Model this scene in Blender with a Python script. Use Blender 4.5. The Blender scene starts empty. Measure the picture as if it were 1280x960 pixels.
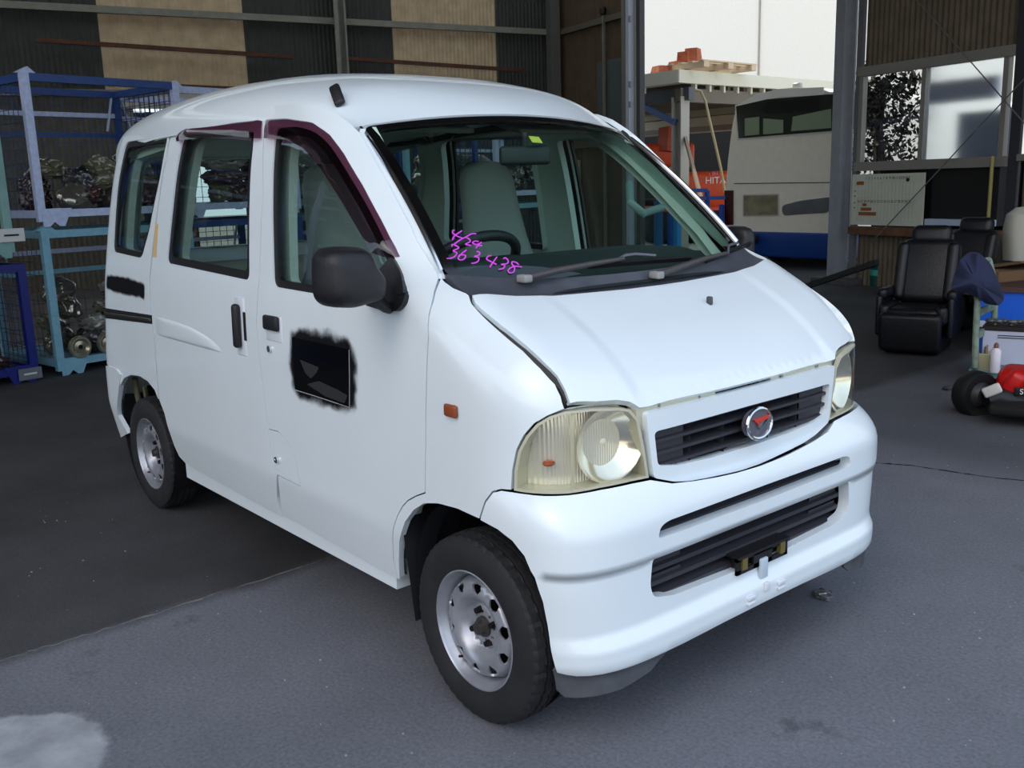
import bpy, bmesh, math, random
import numpy as np
from mathutils import Vector, Matrix
from mathutils.geometry import delaunay_2d_cdt
random.seed(7); RNG = np.random.default_rng(7)
PI = math.pi
scene = bpy.context.scene
# ---------------------------------------------------------------- camera
CAM = np.array([1.92315579, -2.16366377, 1.43296389]); FPX = 1206.867
YAW, PITCH, ROLL = map(math.radians, (140.17373, 11.775258, -1.741239))
FW = np.array([math.cos(YAW)*math.cos(PITCH), math.sin(YAW)*math.cos(PITCH), -math.sin(PITCH)])
_r = np.array([math.sin(YAW), -math.cos(YAW), 0.0]); _u = np.cross(_r, FW)
RT = math.cos(ROLL)*_r + math.sin(ROLL)*_u; UP = -math.sin(ROLL)*_r + math.cos(ROLL)*_u
cd = bpy.data.cameras.new('camera'); cam = bpy.data.objects.new('camera', cd); scene.collection.objects.link(cam)
cd.sensor_fit = 'HORIZONTAL'; cd.sensor_width = 36; cd.lens = FPX*36/1280; cd.clip_start = 0.05; cd.clip_end = 300
cam.matrix_world = Matrix(((RT[0], UP[0], -FW[0], CAM[0]), (RT[1], UP[1], -FW[1], CAM[1]), (RT[2], UP[2], -FW[2], CAM[2]), (0, 0, 0, 1)))
scene.camera = cam
# ---------------------------------------------------------------- world, sun, exposure
world = bpy.data.worlds.new('world'); scene.world = world; world.use_nodes = True
wn = world.node_tree; wn.nodes.clear()
sky = wn.nodes.new('ShaderNodeTexSky'); sky.sky_type = 'NISHITA'; sky.sun_disc = False
sky.sun_elevation = math.radians(42); sky.sun_rotation = math.radians(160); sky.air_density = 1.3; sky.dust_density = 2.5; sky.ozone_density = 1.0
mixw = wn.nodes.new('ShaderNodeMixRGB'); mixw.blend_type = 'MIX'; mixw.inputs[0].default_value = 0.45
mixw.inputs[2].default_value = (5.9, 7.1, 8.8, 1)
bgw = wn.nodes.new('ShaderNodeBackground'); bgw.inputs[1].default_value = 0.17
outw = wn.nodes.new('ShaderNodeOutputWorld')
wn.links.new(sky.outputs[0], mixw.inputs[1]); wn.links.new(mixw.outputs[0], bgw.inputs[0]); wn.links.new(bgw.outputs[0], outw.inputs[0])
sd = bpy.data.lights.new('sun', 'SUN'); sun = bpy.data.objects.new('sun', sd); scene.collection.objects.link(sun)
sd.energy = 4.0; sd.angle = math.radians(0.6); sd.color = (1.0, 0.93, 0.8)
sun.rotation_euler = Vector((-0.60, 0.06, 0.78)).to_track_quat('Z', 'Y').to_euler()
scene.view_settings.view_transform = 'Standard'; scene.view_settings.look = 'None'
scene.view_settings.exposure = 0.54; scene.view_settings.gamma = 1.0; scene.view_settings.use_curve_mapping = False

# ---------------------------------------------------------------- rays
def ray(p):
    return FW + (p[0]-640)/FPX*RT - (p[1]-480)/FPX*UP
def at(p, ax, val):
    d = ray(p); t = (val-CAM[ax])/d[ax]; return CAM + t*d
def far(p, D):
    return CAM + ray(p)*D
# ---------------------------------------------------------------- materials
def lin(c):
    return tuple((v/12.92 if v <= .04045 else ((v+.055)/1.055)**2.4) for v in c)
MATS = {}
def mat(name, col, rough=.5, metal=0.0, noise=0.0, nscale=8.0, bump=0.0, bscale=40.0, coat=0.0, spec=.5, emit=None, alpha=1.0, trans=0.0, col2=None, ior=1.45):
    if name in MATS: return MATS[name]
    m = bpy.data.materials.new(name); m.use_nodes = True; nt = m.node_tree; b = nt.nodes['Principled BSDF']
    c = lin(col)+(1,)
    b.inputs['Base Color'].default_value = c; b.inputs['Roughness'].default_value = rough; b.inputs['Metallic'].default_value = metal
    b.inputs['Coat Weight'].default_value = coat; b.inputs['Coat Roughness'].default_value = .05; b.inputs['Specular IOR Level'].default_value = spec
    b.inputs['Alpha'].default_value = alpha; b.inputs['Transmission Weight'].default_value = trans; b.inputs['IOR'].default_value = ior
    tc = nt.nodes.new('ShaderNodeTexCoord')
    if noise or col2:
        n = nt.nodes.new('ShaderNodeTexNoise'); n.inputs['Scale'].default_value = nscale; n.inputs['Detail'].default_value = 5
        nt.links.new(tc.outputs['Object'], n.inputs['Vector'])
        r = nt.nodes.new('ShaderNodeValToRGB'); r.color_ramp.elements[0].position = .35; r.color_ramp.elements[1].position = .65
        if col2: a, z = c, lin(col2)+(1,)
        else:
            a = tuple(v*(1-noise) for v in c[:3])+(1,); z = tuple(min(1, v*(1+noise)) for v in c[:3])+(1,)
        r.color_ramp.elements[0].color = a; r.color_ramp.elements[1].color = z
        nt.links.new(n.outputs[0], r.inputs[0]); nt.links.new(r.outputs[0], b.inputs['Base Color'])
    if bump:
        n2 = nt.nodes.new('ShaderNodeTexNoise'); n2.inputs['Scale'].default_value = bscale; n2.inputs['Detail'].default_value = 4
        nt.links.new(tc.outputs['Object'], n2.inputs['Vector'])
        bp = nt.nodes.new('ShaderNodeBump'); bp.inputs['Strength'].default_value = bump; bp.inputs['Distance'].default_value = .01
        nt.links.new(n2.outputs[0], bp.inputs['Height']); nt.links.new(bp.outputs[0], b.inputs['Normal'])
    if emit:
        b.inputs['Emission Color'].default_value = lin(emit[0])+(1,); b.inputs['Emission Strength'].default_value = emit[1]
    MATS[name] = m; return m
def glass(name, tint, refl=1.45, rough=0.0, dens=1.0):
    """thin tinted pane: transparent tint mixed with a clear reflection by fresnel"""
    m = bpy.data.materials.new(name); m.use_nodes = True; nt = m.node_tree; nt.nodes.clear()
    o = nt.nodes.new('ShaderNodeOutputMaterial'); mx = nt.nodes.new('ShaderNodeMixShader'); lw = nt.nodes.new('ShaderNodeLayerWeight'); pw = nt.nodes.new('ShaderNodeMath'); pw.operation = 'POWER'; pw.inputs[1].default_value = 5; fr = nt.nodes.new('ShaderNodeMapRange'); f0 = ((refl-1)/(refl+1))**2*1.3; fr.inputs[3].default_value = f0; fr.inputs[4].default_value = 1.0; nt.links.new(lw.outputs['Facing'], pw.inputs[0]); nt.links.new(pw.outputs[0], fr.inputs[0])
    t = nt.nodes.new('ShaderNodeBsdfTransparent'); g = nt.nodes.new('ShaderNodeBsdfGlossy')
    t.inputs[0].default_value = tuple(v for v in lin(tint))+(1,); g.inputs['Roughness'].default_value = rough
    g.inputs[0].default_value = (.9, .95, 1, 1)
    nt.links.new(fr.outputs[0], mx.inputs[0]); nt.links.new(t.outputs[0], mx.inputs[1]); nt.links.new(g.outputs[0], mx.inputs[2]); nt.links.new(mx.outputs[0], o.inputs[0])
    MATS[name] = m; return m
# ---------------------------------------------------------------- object helpers
def link(name, me, m=None, parent=None):
    o = bpy.data.objects.new(name, me); scene.collection.objects.link(o)
    if m is not None: me.materials.append(m)
    if parent is not None: o.parent = parent
    return o
def tag(o, label=None, cat=None, group=None, kind=None):
    if label: o['label'] = label
    if cat: o['category'] = cat
    if group: o['group'] = group
    if kind: o['kind'] = kind
    return o
def empty(name, loc, label=None, cat=None, group=None, rz=0.0):
    o = bpy.data.objects.new(name, None); scene.collection.objects.link(o); o.location = Vector([float(v) for v in loc]); o.rotation_euler = (0, 0, rz)
    o.empty_display_size = .05
    return tag(o, label, cat, group)
class MB:
    """collects simple solids, links them as one mesh object"""
    def __init__(s): s.v = []; s.f = []; s.sm = []
    def add(s, v, f, smooth=False):
        o = len(s.v); s.v += [tuple(float(a) for a in p) for p in v]; s.f += [tuple(i+o for i in q) for q in f]; s.sm += [smooth]*len(f); return s
    def box(s, c, d, R=None, taper=1.0):
        c = np.array(c, float); d = np.array(d, float)/2
        v = []
        for k in (-1, 1):
            t = taper if k > 0 else 1
            for a, b in ((-1, -1), (1, -1), (1, 1), (-1, 1)): v.append(np.array([a*d[0]*t, b*d[1]*t, k*d[2]]))
        v = np.array(v)
        if R is not None: v = v @ np.array(R).T
        return s.add(v+c, [(0, 3, 2, 1), (4, 5, 6, 7), (0, 1, 5, 4), (1, 2, 6, 5), (2, 3, 7, 6), (3, 0, 4, 7)])
    def bar(s, a, b, w, h, up=(0, 0, 1)):
        a = np.array(a, float); b = np.array(b, float); x = b-a; L = np.linalg.norm(x); x = x/L
        up = np.array(up, float)
        if abs(x@up) > .97: up = np.array([1., 0, 0]) if abs(x[0]) < .9 else np.array([0, 1., 0])
        y = np.cross(up, x); y /= np.linalg.norm(y); z = np.cross(x, y)
        return s.box((a+b)/2, (L, w, h), np.stack([x, y, z], 1))
    def tube(s, path, r, n=8, close=False, caps=True):
        P = np.array(path, float); N = len(P); rr = np.broadcast_to(np.array(r, float), (N,))
        T = np.gradient(P, axis=0) if not close else (np.roll(P, -1, 0)-np.roll(P, 1, 0))
        T /= np.linalg.norm(T, axis=1)[:, None]+1e-12
        u = np.array([0, 0, 1.]) if abs(T[0][2]) < .9 else np.array([1., 0, 0]); vs = []
        for i in range(N):
            u = u-(u@T[i])*T[i]; u /= np.linalg.norm(u)+1e-12; w = np.cross(T[i], u)
            for k in range(n):
                a = 2*PI*k/n; vs.append(P[i]+rr[i]*(math.cos(a)*u+math.sin(a)*w))
        f = []
        for i in range(N if close else N-1):
            j = (i+1) % N
            for k in range(n): f.append((i*n+k, i*n+(k+1) % n, j*n+(k+1) % n, j*n+k))
        if caps and not close: f += [tuple(range(n-1, -1, -1)), tuple((N-1)*n+k for k in range(n))]
        return s.add(vs, f, True)
    def cyl(s, a, b, r, n=16, r2=None): return s.tube([a, b], [r, r if r2 is None else r2], n)
    def lathe(s, c, ax, prof, n=32, u=None, a0=0.0, a1=2*PI, rad=None):
        """prof: (distance along ax, radius)"""
        c = np.array(c, float); ax = np.array(ax, float); ax /= np.linalg.norm(ax)
        u = np.array([0, 0, 1.]) if u is None else np.array(u, float)
        if abs(u@ax) > .95: u = np.array([1., 0, 0])
        u = u-(u@ax)*ax; u /= np.linalg.norm(u); w = np.cross(ax, u); full = abs(a1-a0-2*PI) < 1e-6
        m = n if full else n+1; vs = []
        for i, (h, r) in enumerate(prof):
            for k in range(m):
                a = a0+(a1-a0)*k/n; q = r if rad is None else rad(i, k, r)
                vs.append(c+h*ax+q*(math.cos(a)*u+math.sin(a)*w))
        f = []
        for i in range(len(prof)-1):
            for k in range(n):
                k2 = (k+1) % m; f.append((i*m+k, i*m+k2, (i+1)*m+k2, (i+1)*m+k))
        return s.add(vs, f, True)
    def grid(s, fn, nu, nv, smooth=True, flip=False):
        vs = [fn(i/nu, j/nv) for j in range(nv+1) for i in range(nu+1)]
        f = [(j*(nu+1)+i, j*(nu+1)+i+1, (j+1)*(nu+1)+i+1, (j+1)*(nu+1)+i) for j in range(nv) for i in range(nu)]
        if flip: f = [q[::-1] for q in f]
        return s.add(vs, f, smooth)
    def rbox(s, c, d, r, R=None, n=3):
        """box with rounded edges and corners"""
        c = np.array(c, float); h = np.array(d, float)/2; r = min(r, h.min()*.98); bm = bmesh.new(); bmesh.ops.create_cube(bm, size=1)
        for v in bm.verts: v.co = Vector((v.co.x*2*h[0], v.co.y*2*h[1], v.co.z*2*h[2]))
        bmesh.ops.bevel(bm, geom=list(bm.edges), offset=r, segments=n, profile=.5, affect='EDGES')
        v = np.array([q.co[:] for q in bm.verts]); bm.verts.index_update(); f = [tuple(q.index for q in fc.verts) for fc in bm.faces]; bm.free()
        if R is not None: v = v @ np.array(R).T
        return s.add(v+c, f, True)
    def prism(s, poly, c, ex, ey, ez, depth):
        """polygon in plane ex,ey at c extruded along ez"""
        ex, ey, ez, c = (np.array(q, float) for q in (ex, ey, ez, c)); n = len(poly)
        v = [c+a*ex+b*ey for a, b in poly]+[c+a*ex+b*ey+depth*ez for a, b in poly]
        return s.add(v, [tuple(range(n-1, -1, -1)), tuple(range(n, 2*n))]+[(i, (i+1) % n, n+(i+1) % n, n+i) for i in range(n)])
    def sphere(s, c, r, n=12, m=8, sc=(1, 1, 1)):
        vs = []; f = []
        for j in range(m+1):
            t = PI*j/m
            for k in range(n):
                a = 2*PI*k/n; vs.append((c[0]+r*sc[0]*math.sin(t)*math.cos(a), c[1]+r*sc[1]*math.sin(t)*math.sin(a), c[2]+r*sc[2]*math.cos(t)))
        for j in range(m):
            for k in range(n): f.append((j*n+k, (j+1)*n+k, (j+1)*n+(k+1) % n, j*n+(k+1) % n))
        return s.add(vs, f, True)
    def mesh(s, name):
        me = bpy.data.meshes.new(name); me.from_pydata(s.v, [], s.f); me.polygons.foreach_set('use_smooth', s.sm)
        me.validate(); me.update(); return me
    def build(s, name, m, parent=None, auto=40):
        me = s.mesh(name)
        if any(s.sm): me.set_sharp_from_angle(angle=math.radians(auto))
        o = link(name, me, m, parent)
        if parent is not None:                                   # verts are in world space; keep them there
            o.matrix_parent_inverse = world_of(parent).inverted()
        else: recenter(o)
        return o
def world_of(o):
    M = Matrix.LocRotScale(o.location, o.rotation_euler, o.scale)
    if o.parent is not None: M = world_of(o.parent) @ o.matrix_parent_inverse @ M
    return M
def recenter(o):
    n = len(o.data.vertices); a = np.zeros(n*3); o.data.vertices.foreach_get('co', a); a = a.reshape(-1, 3)
    c = (a.min(0)+a.max(0))/2; c[2] = a[:, 2].min(); o.data.transform(Matrix.Translation(Vector(-c))); o.location = Vector([float(q) for q in c])
def simple(name, mb, m, label=None, cat=None, group=None, kind=None, parent=None):
    return tag(mb.build(name, m, parent), label, cat, group, kind)
# ---------------------------------------------------------------- panels cut out of a curved surface
def inset(P, d):
    P = np.array(P, float); A = 0.5*np.sum(P[:, 0]*np.roll(P[:, 1], -1)-np.roll(P[:, 0], -1)*P[:, 1]); sg = 1 if A > 0 else -1
    out = []
    for i in range(len(P)):
        a, b, c = P[i-1], P[i], P[(i+1) % len(P)]
        e1 = b-a; e2 = c-b; e1 = e1/(np.linalg.norm(e1)+1e-12); e2 = e2/(np.linalg.norm(e2)+1e-12)
        n1 = np.array([-e1[1], e1[0]])*sg; n2 = np.array([-e2[1], e2[0]])*sg; m = n1+n2; L = m@m
        out.append(b+d*(m*2/L if L > .5 else n1))
    return np.array(out)
def rnd(P, r, n=5):
    """round the corners of a polygon; r scalar or one radius per corner"""
    P = np.array(P, float); out = []; rr = np.broadcast_to(np.array(r, float), (len(P),))
    for i in range(len(P)):
        a, b, c = P[i-1], P[i], P[(i+1) % len(P)]; la = np.linalg.norm(a-b); lc = np.linalg.norm(c-b); q = min(rr[i], la*.49, lc*.49)
        if q < 1e-4: out.append(b); continue
        p0 = b+(a-b)/la*q; p1 = b+(c-b)/lc*q
        for k in range(n+1):
            t = k/n; out.append((1-t)**2*p0+2*t*(1-t)*b+t*t*p1)
    return np.array(out)
def resample(P, g):
    out = []
    for i in range(len(P)):
        a, b = P[i], P[(i+1) % len(P)]; n = max(1, int(math.ceil(np.linalg.norm(b-a)/g)))
        for k in range(n): out.append(a+(b-a)*k/n)
    return np.array(out)
def inside(P, loops):
    r = np.zeros(len(P), bool)
    for L in loops:
        x1, y1 = L[:, 0], L[:, 1]; x2, y2 = np.roll(x1, -1), np.roll(y1, -1)
        for i in range(len(L)):
            c = ((y1[i] > P[:, 1]) != (y2[i] > P[:, 1]))
            with np.errstate(all='ignore'): r ^= c & (P[:, 0] < (x2[i]-x1[i])*(P[:, 1]-y1[i])/(y2[i]-y1[i]+1e-15)+x1[i])
    return r
def cut2d(loops, g):
    allb = np.concatenate(loops); edges = []; o = 0
    for L in loops:
        n = len(L); edges += [(o+i, o+(i+1) % n) for i in range(n)]; o += n
    lo, hi = allb.min(0), allb.max(0); gx = np.arange(lo[0]+g/2, hi[0], g); gy = np.arange(lo[1]+g/2, hi[1], g*.87)
    if len(gx)*len(gy):
        G = np.array([(x+(g/2 if j % 2 else 0), y) for j, y in enumerate(gy) for x in gx]); G = G[inside(G, loops)]
        if len(G):
            d = np.full(len(G), 1e9)
            for i in range(0, len(allb)): d = np.minimum(d, (G[:, 0]-allb[i, 0])**2+(G[:, 1]-allb[i, 1])**2)
            G = G[d > (g*.5)**2]
        pts = np.concatenate([allb, G]) if len(G) else allb
    else: pts = allb
    V, _, F, *_ = delaunay_2d_cdt([Vector((float(a), float(b))) for a, b in pts], edges, [], 0, 1e-7)
    V = np.array([v[:] for v in V]); F = np.array([f for f in F if len(f) == 3])
    F = F[inside(V[F].mean(1), loops)]
    used = np.unique(F); mp = -np.ones(len(V), int); mp[used] = np.arange(len(used)); return V[used], mp[F]
REFC = np.array([-1.2, 0, .95])
def panel(name, outer, S, m, parent, holes=(), g=.035, off=0.0, thick=.014, gap=.0018, mirror=False, orient=None, disp=None):
    """cut an outline (and holes) out of surface S(u,v)->xyz, give it a turned-in rim; smooth surface normals"""
    loops = [resample(inset(outer, gap), g)]+[resample(inset(h, -gap if gap > 0 else 0), g) for h in holes]
    V, F = cut2d(loops, g)
    P = S(V[:, 0], V[:, 1]); e = 1e-4
    du = S(V[:, 0]+e, V[:, 1])-S(V[:, 0]-e, V[:, 1]); dv = S(V[:, 0], V[:, 1]+e)-S(V[:, 0], V[:, 1]-e)
    N = np.cross(du, dv); N /= np.linalg.norm(N, axis=1)[:, None]+1e-12
    ref = (P-REFC) if orient is None else np.broadcast_to(np.array(orient, float), P.shape)
    if np.mean(np.sum(N*ref, 1)) < 0: N = -N
    fn = np.cross(P[F[:, 1]]-P[F[:, 0]], P[F[:, 2]]-P[F[:, 0]]); 
    if np.sum(fn*N[F].mean(1)) < 0: F = F[:, ::-1].copy()
    P = P+N*off
    ec = {}
    for t in F:
        for a, b in ((t[0], t[1]), (t[1], t[2]), (t[2], t[0])): ec[(a, b)] = 1
    bd = [(a, b) for a, b in ec if (b, a) not in ec]
    verts = [tuple(p) for p in P]; faces = [tuple(int(q) for q in t) for t in F]; nl = [tuple(N[i]) for t in F for i in t]
    if thick:
        low = {}
        for a, b in bd:
            for q in (a, b):
                if q not in low: low[q] = len(verts); verts.append(tuple(P[q]-N[q]*thick))
        for a, b in bd:
            faces.append((int(b), int(a), low[a], low[b])); k = np.cross(P[a]-P[b], -N[a]*thick); k = k/(np.linalg.norm(k)+1e-12)
            nl += [tuple(k)]*4
    obs = []
    for mir in ((False, True) if mirror == 'both' else (mirror,)):
        vv = verts; ff = faces; nn = nl
        if mir:
            vv = [(x, -y, z) for x, y, z in verts]; ff = [f[::-1] for f in faces]; nn = []; o = 0
            for f in faces: nn += [(a, -b, c) for a, b, c in nl[o:o+len(f)][::-1]]; o += len(f)
        me = bpy.data.meshes.new(name); me.from_pydata(vv, [], ff); me.polygons.foreach_set('use_smooth', [True]*len(ff))
        me.update(); me.normals_split_custom_set(nn)
        ob = link(name, me, m, parent[1] if (isinstance(parent, tuple) and mir) else (parent[0] if isinstance(parent, tuple) else parent))
        if ob.parent is not None: ob.matrix_parent_inverse = world_of(ob.parent).inverted()
        obs.append(ob)
    return obs[0] if len(obs) == 1 else obs
# ================================================================ shape of the van body (x forward, y to its left, z up; front axle at x=0)
CRZ = .507; X0 = -.15; KS = .6; S0 = KS*PI/2
def sst(a, b, x):
    t = np.clip((x-a)/(b-a), 0, 1); return t*t*(3-2*t)
def interp(x, xs, ys):
    """smooth (monotone-ish) interpolation"""
    xs = np.array(xs, float); ys = np.array(ys, float); x = np.asarray(x, float); m = np.gradient(ys, xs)
    i = np.clip(np.searchsorted(xs, x)-1, 0, len(xs)-2); h = xs[i+1]-xs[i]; t = np.clip((x-xs[i])/h, 0, 1)
    return (2*t**3-3*t**2+1)*ys[i]+(t**3-2*t**2+t)*h*m[i]+(-2*t**3+3*t**2)*ys[i+1]+(t**3-t**2)*h*m[i+1]
def side_in(z):
    return interp(z, (.0, .2, .30, .40, .45, .52, .62, .70, .80, .95, 1.08, 1.15, 1.25, 1.40, 1.55, 1.66, 1.72, 1.80),
                     (.10, .052, .031, .0125, .0042, .0022, .0010, .0, .0, .001, .007, .014, .024, .041, .066, .096, .122, .20))
LX = lambda z: interp(z, (.80, .915, 1.0, 1.06, 1.15, 1.19, 1.30, 1.45, 1.61, 1.8), (.37, .29, .205, .12, -.05, -.168, -.30, -.475, -.665, -.89))
AMP = lambda z: interp(z, (.78, .84, .90, .95, 1.00, 1.06, 1.10, 1.15, 1.19, 1.35, 1.61, 1.8), (0, .001, .010, .030, .055, .080, .086, .083, .067, .058, .052, .05))
def extra(x, z):
    d = np.clip(1-(LX(z)-x)/np.where(z < 1.15, .27, .20), 0, 1.25); f = AMP(z)*d**2
    xr = interp(z, (.2, .6, .95, 1.17, 1.66, 1.9), (-2.80, -2.79, -2.70, -2.65, -2.53, -2.50)); q = np.clip((xr-x)/.13, 0, .995)
    return f+.13*(1-np.sqrt(1-q*q))
class Body:
    def __init__(s, bump=False, off=0.0): s.bump = bump; s.off = off
    def ab(s, z):
        if not s.bump: return np.full_like(z, .50), np.full_like(z, .7375), np.full_like(z, 5.2)
        t = np.clip((z-.585)/.115, 0, 1)
        o = .052*(1-t*t)-.010*(1-sst(CRZ-.008, CRZ, z))+.020*(1-sst(.30, .345, z))-.05*np.clip((.258-z)/.06, 0, 1)**1.6
        return .506+o, .7375+.014*(1-t*t)-.004*(1-sst(CRZ-.008, CRZ, z))-.02*np.clip((.258-z)/.06, 0, 1), 5.2+1.8*(1-t*t)
    def P(s, u, z):
        u = np.asarray(u, float); z = np.asarray(z, float)*np.ones_like(u); sg = np.where(u >= 0, -1.0, 1.0); w = np.abs(u)
        a, b, n = s.ab(z); ph = np.clip(w/KS, 0, PI/2); c = np.abs(np.cos(ph)); sn = np.abs(np.sin(ph))
        rho = (np.abs(c/a)**n+np.abs(sn/b)**n)**(-1/n); x = X0+rho*c; y = rho*sn
        bk = w > S0; x = np.where(bk, X0-(w-S0), x); y = np.where(bk, b, y)
        wy = sst(0, .6, y/ b)
        y = y-(side_in(z)*sst(.2, -.1, x*1.0)+.5*side_in(z)*(1-sst(.2, -.1, x)))*wy-extra(x, z)*wy-s.off
        return np.stack([x, sg*y, z], -1)
    def yb(s, x, y, z):
        b = s.ab(z)[1]; y = np.abs(y); yy = y; k = side_in(z)*(sst(.2, -.1, x)+.5*(1-sst(.2, -.1, x)))+extra(x, z)
        for _ in range(6): yy = y+s.off+sst(0, .6, yy/b)*k
        return yy
    def f(s, p):
        """negative inside; p is (N,3)"""
        x, y, z = p.T; a, b, n = s.ab(z); yy = s.yb(x, y, z)
        return np.where(x <= X0, yy-b, ((np.clip(x-X0, 0, None)/a)**n+(yy/b)**n)**(1/n)*.6-.6)
    def uz(s, p):
        x, y, z = (np.array([q]) for q in p); yy = s.yb(x, y, z)[0]; sg = 1 if p[1] < 0 else -1
        if p[0] <= X0: return ((S0+X0-p[0])*sg, p[2])
        return (KS*math.atan2(yy, p[0]-X0)*sg, p[2])
BODY = Body(); BUMP = Body(True)
def cast(f, p, t0=1.2, t1=7.5):
    d = ray(p)
    for n in (500, 60, 60):
        t = np.linspace(t0, t1, n); v = f(CAM+t[:, None]*d); k = np.nonzero((v[:-1] > 0) & (v[1:] <= 0))[0]
        if not len(k): return None
        t0, t1 = t[k[0]], t[k[0]+1]
    return CAM+t1*d
def side(pts, S=BODY):
    """points seen on the body -> (u, z) on its surface"""
    out = []
    for p in pts:
        q = cast(S.f, p)
        if q is None:
            q = at(p, 1, -.70)                              # just off the silhouette
        out.append(S.uz(q))
    return np.array(out, float)
# bonnet: z over (x, y)
def bonnet_z(x, y):
    q = np.clip(np.abs(y)/.635, 0, 1.15); u = x+.068*q**4
    z = interp(u, (-.22, -.10, -.027, .018, .103, .188, .273, .325, .352, .365, .375), (1.225, 1.176, 1.137, 1.116, 1.07, 1.02, .955, .904, .872, .845, .81))
    return z+.040*q**4-.012*np.clip((q-.93)/.1, 0, 2)**2+.006*sst(.62, .70, q)*sst(-.1, .15, x)
def BON(x, y): return np.stack([x*np.ones_like(y), y*np.ones_like(x), bonnet_z(x, y)], -1)
bon_f = lambda p: p[:, 2]-bonnet_z(p[:, 0], p[:, 1])
# windscreen: u across, t up
def WS(u, t, lift=0.0):
    u = np.asarray(u, float); t = np.asarray(t, float)
    xb = -.040-.128*u**2; yb = -.634*u; zb = 1.153+.036*np.abs(u)**3
    xt = -.60-.07*u**2; yt = -.561*u; zt = 1.648-.038*u**2
    k = .022*4*t*(1-t)+lift
    return np.stack([xb+(xt-xb)*t+k*.66, yb+(yt-yb)*t, zb+(zt-zb)*t+k*.75], -1)
def ws_ut(p):
    p = np.atleast_2d(p); t = (p[:, 2]-1.165)/.48
    for _ in range(12):
        t = np.clip(t, -1, 2); w = .634+(.561-.634)*t; u = np.clip(-p[:, 1]/w, -1.5, 1.5); zb = 1.153+.036*np.abs(u)**3; zt = 1.648-.038*u*u; t = (p[:, 2]-zb-.022*4*t*(1-t)*.75)/(zt-zb)
    return u, t
def ws_f(p):
    u, t = ws_ut(p); return p[:, 0]-WS(u, t)[:, 0]
def onws(p, lift=0.002):
    q = cast(ws_f, p); u, t = ws_ut(q); return WS(u, t, lift)[0]
# roof: x along, v across (-1..1)
def ROOF(x, v):
    x = np.asarray(x, float); v = np.asarray(v, float)
    zc = interp(x, (-3.0, -2.90, -2.82, -2.70, -2.50, -2.20, -1.60, -1.25, -1.0, -.80, -.69, -.60, -.55), (1.45, 1.66, 1.75, 1.80, 1.832, 1.853, 1.862, 1.844, 1.809, 1.755, 1.706, 1.650, 1.61))
    zr = interp(x, (-3.0, -2.7, -2.5, -1.0, -.8, -.665, -.55), (1.50, 1.59, 1.62, 1.62, 1.615, 1.60, 1.55))
    w = interp(x, (-3.0, -2.9, -2.75, -2.6, -2.4, -1.0, -.8, -.665, -.55), (.44, .54, .605, .628, .636, .636, .615, .585, .57))
    p = 2.7; th = v*PI/2; c = np.abs(np.cos(th))+1e-9; sn = np.abs(np.sin(th)); h = zc-zr
    # polar superellipse in unit space
    rho = (c**p+sn**p)**(-1/p)
    return np.stack([x*np.ones_like(v), np.sign(v)*w*rho*sn, zr+h*rho*c], -1)
def proj(P):
    d = np.asarray(P, float)-CAM; z = d@FW; return np.stack([640+FPX*(d@RT)/z, 480-FPX*(d@UP)/z], -1)
# ================================================================ materials of the van
WHITE = mat('white_paint', (.885, .918, .935), .28, coat=.6, noise=.015, nscale=3)
BLK = mat('black_plastic', (.10, .10, .115), .45, bump=.15, bscale=300)
BLKS = mat('black_paint_gloss', (.03, .03, .035), .12, coat=.5)
RUB = mat('black_rubber', (.06, .06, .065), .55)
DARK = mat('dark_gap', (.035, .035, .035), .8)
GREYP = mat('grey_cowl_plastic', (.27, .28, .31), .5, noise=.12, nscale=14)
CHR = mat('chrome', (.85, .86, .88), .12, metal=1)
STEEL = mat('silver_wheel_paint', (.66, .67, .70), .36, metal=.55, noise=.1, nscale=20)
TYRE = mat('tyre_rubber', (.135, .135, .145), .72, noise=.2, nscale=12, bump=.2, bscale=150)
TRIM = mat('grey_green_trim', (.68, .73, .70), .6)
SEATM = mat('grey_seat_cloth', (.56, .575, .56), .9, bump=.2, bscale=400)
SEAT2 = mat('patterned_seat_cloth', (.42, .46, .47), .9)
if True:
    nt = SEAT2.node_tree; w = nt.nodes.new('ShaderNodeTexWave'); tc = nt.nodes.new('ShaderNodeTexCoord'); r = nt.nodes.new('ShaderNodeValToRGB')
    w.inputs['Scale'].default_value = 9; w.inputs['Distortion'].default_value = 4; w.bands_direction = 'DIAGONAL'
    r.color_ramp.elements[0].color = (.09, .12, .13, 1); r.color_ramp.elements[1].color = (.32, .38, .38, 1); r.color_ramp.elements[0].position = .4; r.color_ramp.elements[1].position = .6
    nt.links.new(tc.outputs['Object'], w.inputs['Vector']); nt.links.new(w.outputs[0], r.inputs[0]); nt.links.new(r.outputs[0], nt.nodes['Principled BSDF'].inputs['Base Color'])
DASH = mat('dark_green_grey_dash', (.11, .15, .16), .7)
GLS = glass('tinted_window_glass', (.88, .93, .91), 1.5)
WGL = glass('windscreen_glass', (.88, .96, .94), 1.45)
VIS = glass('smoked_visor_acrylic', (.62, .47, .54), 1.5, .03)
AMB = mat('amber_plastic', (.62, .27, .10), .25); AMB2 = mat('brown_amber_lamp', (.55, .28, .16), .3)
LAMPB = mat('yellowed_lamp_plastic', (.74, .73, .65), .3); CUP = mat('lamp_cup_chrome', (.97, .96, .93), .14, metal=.95)

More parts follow.
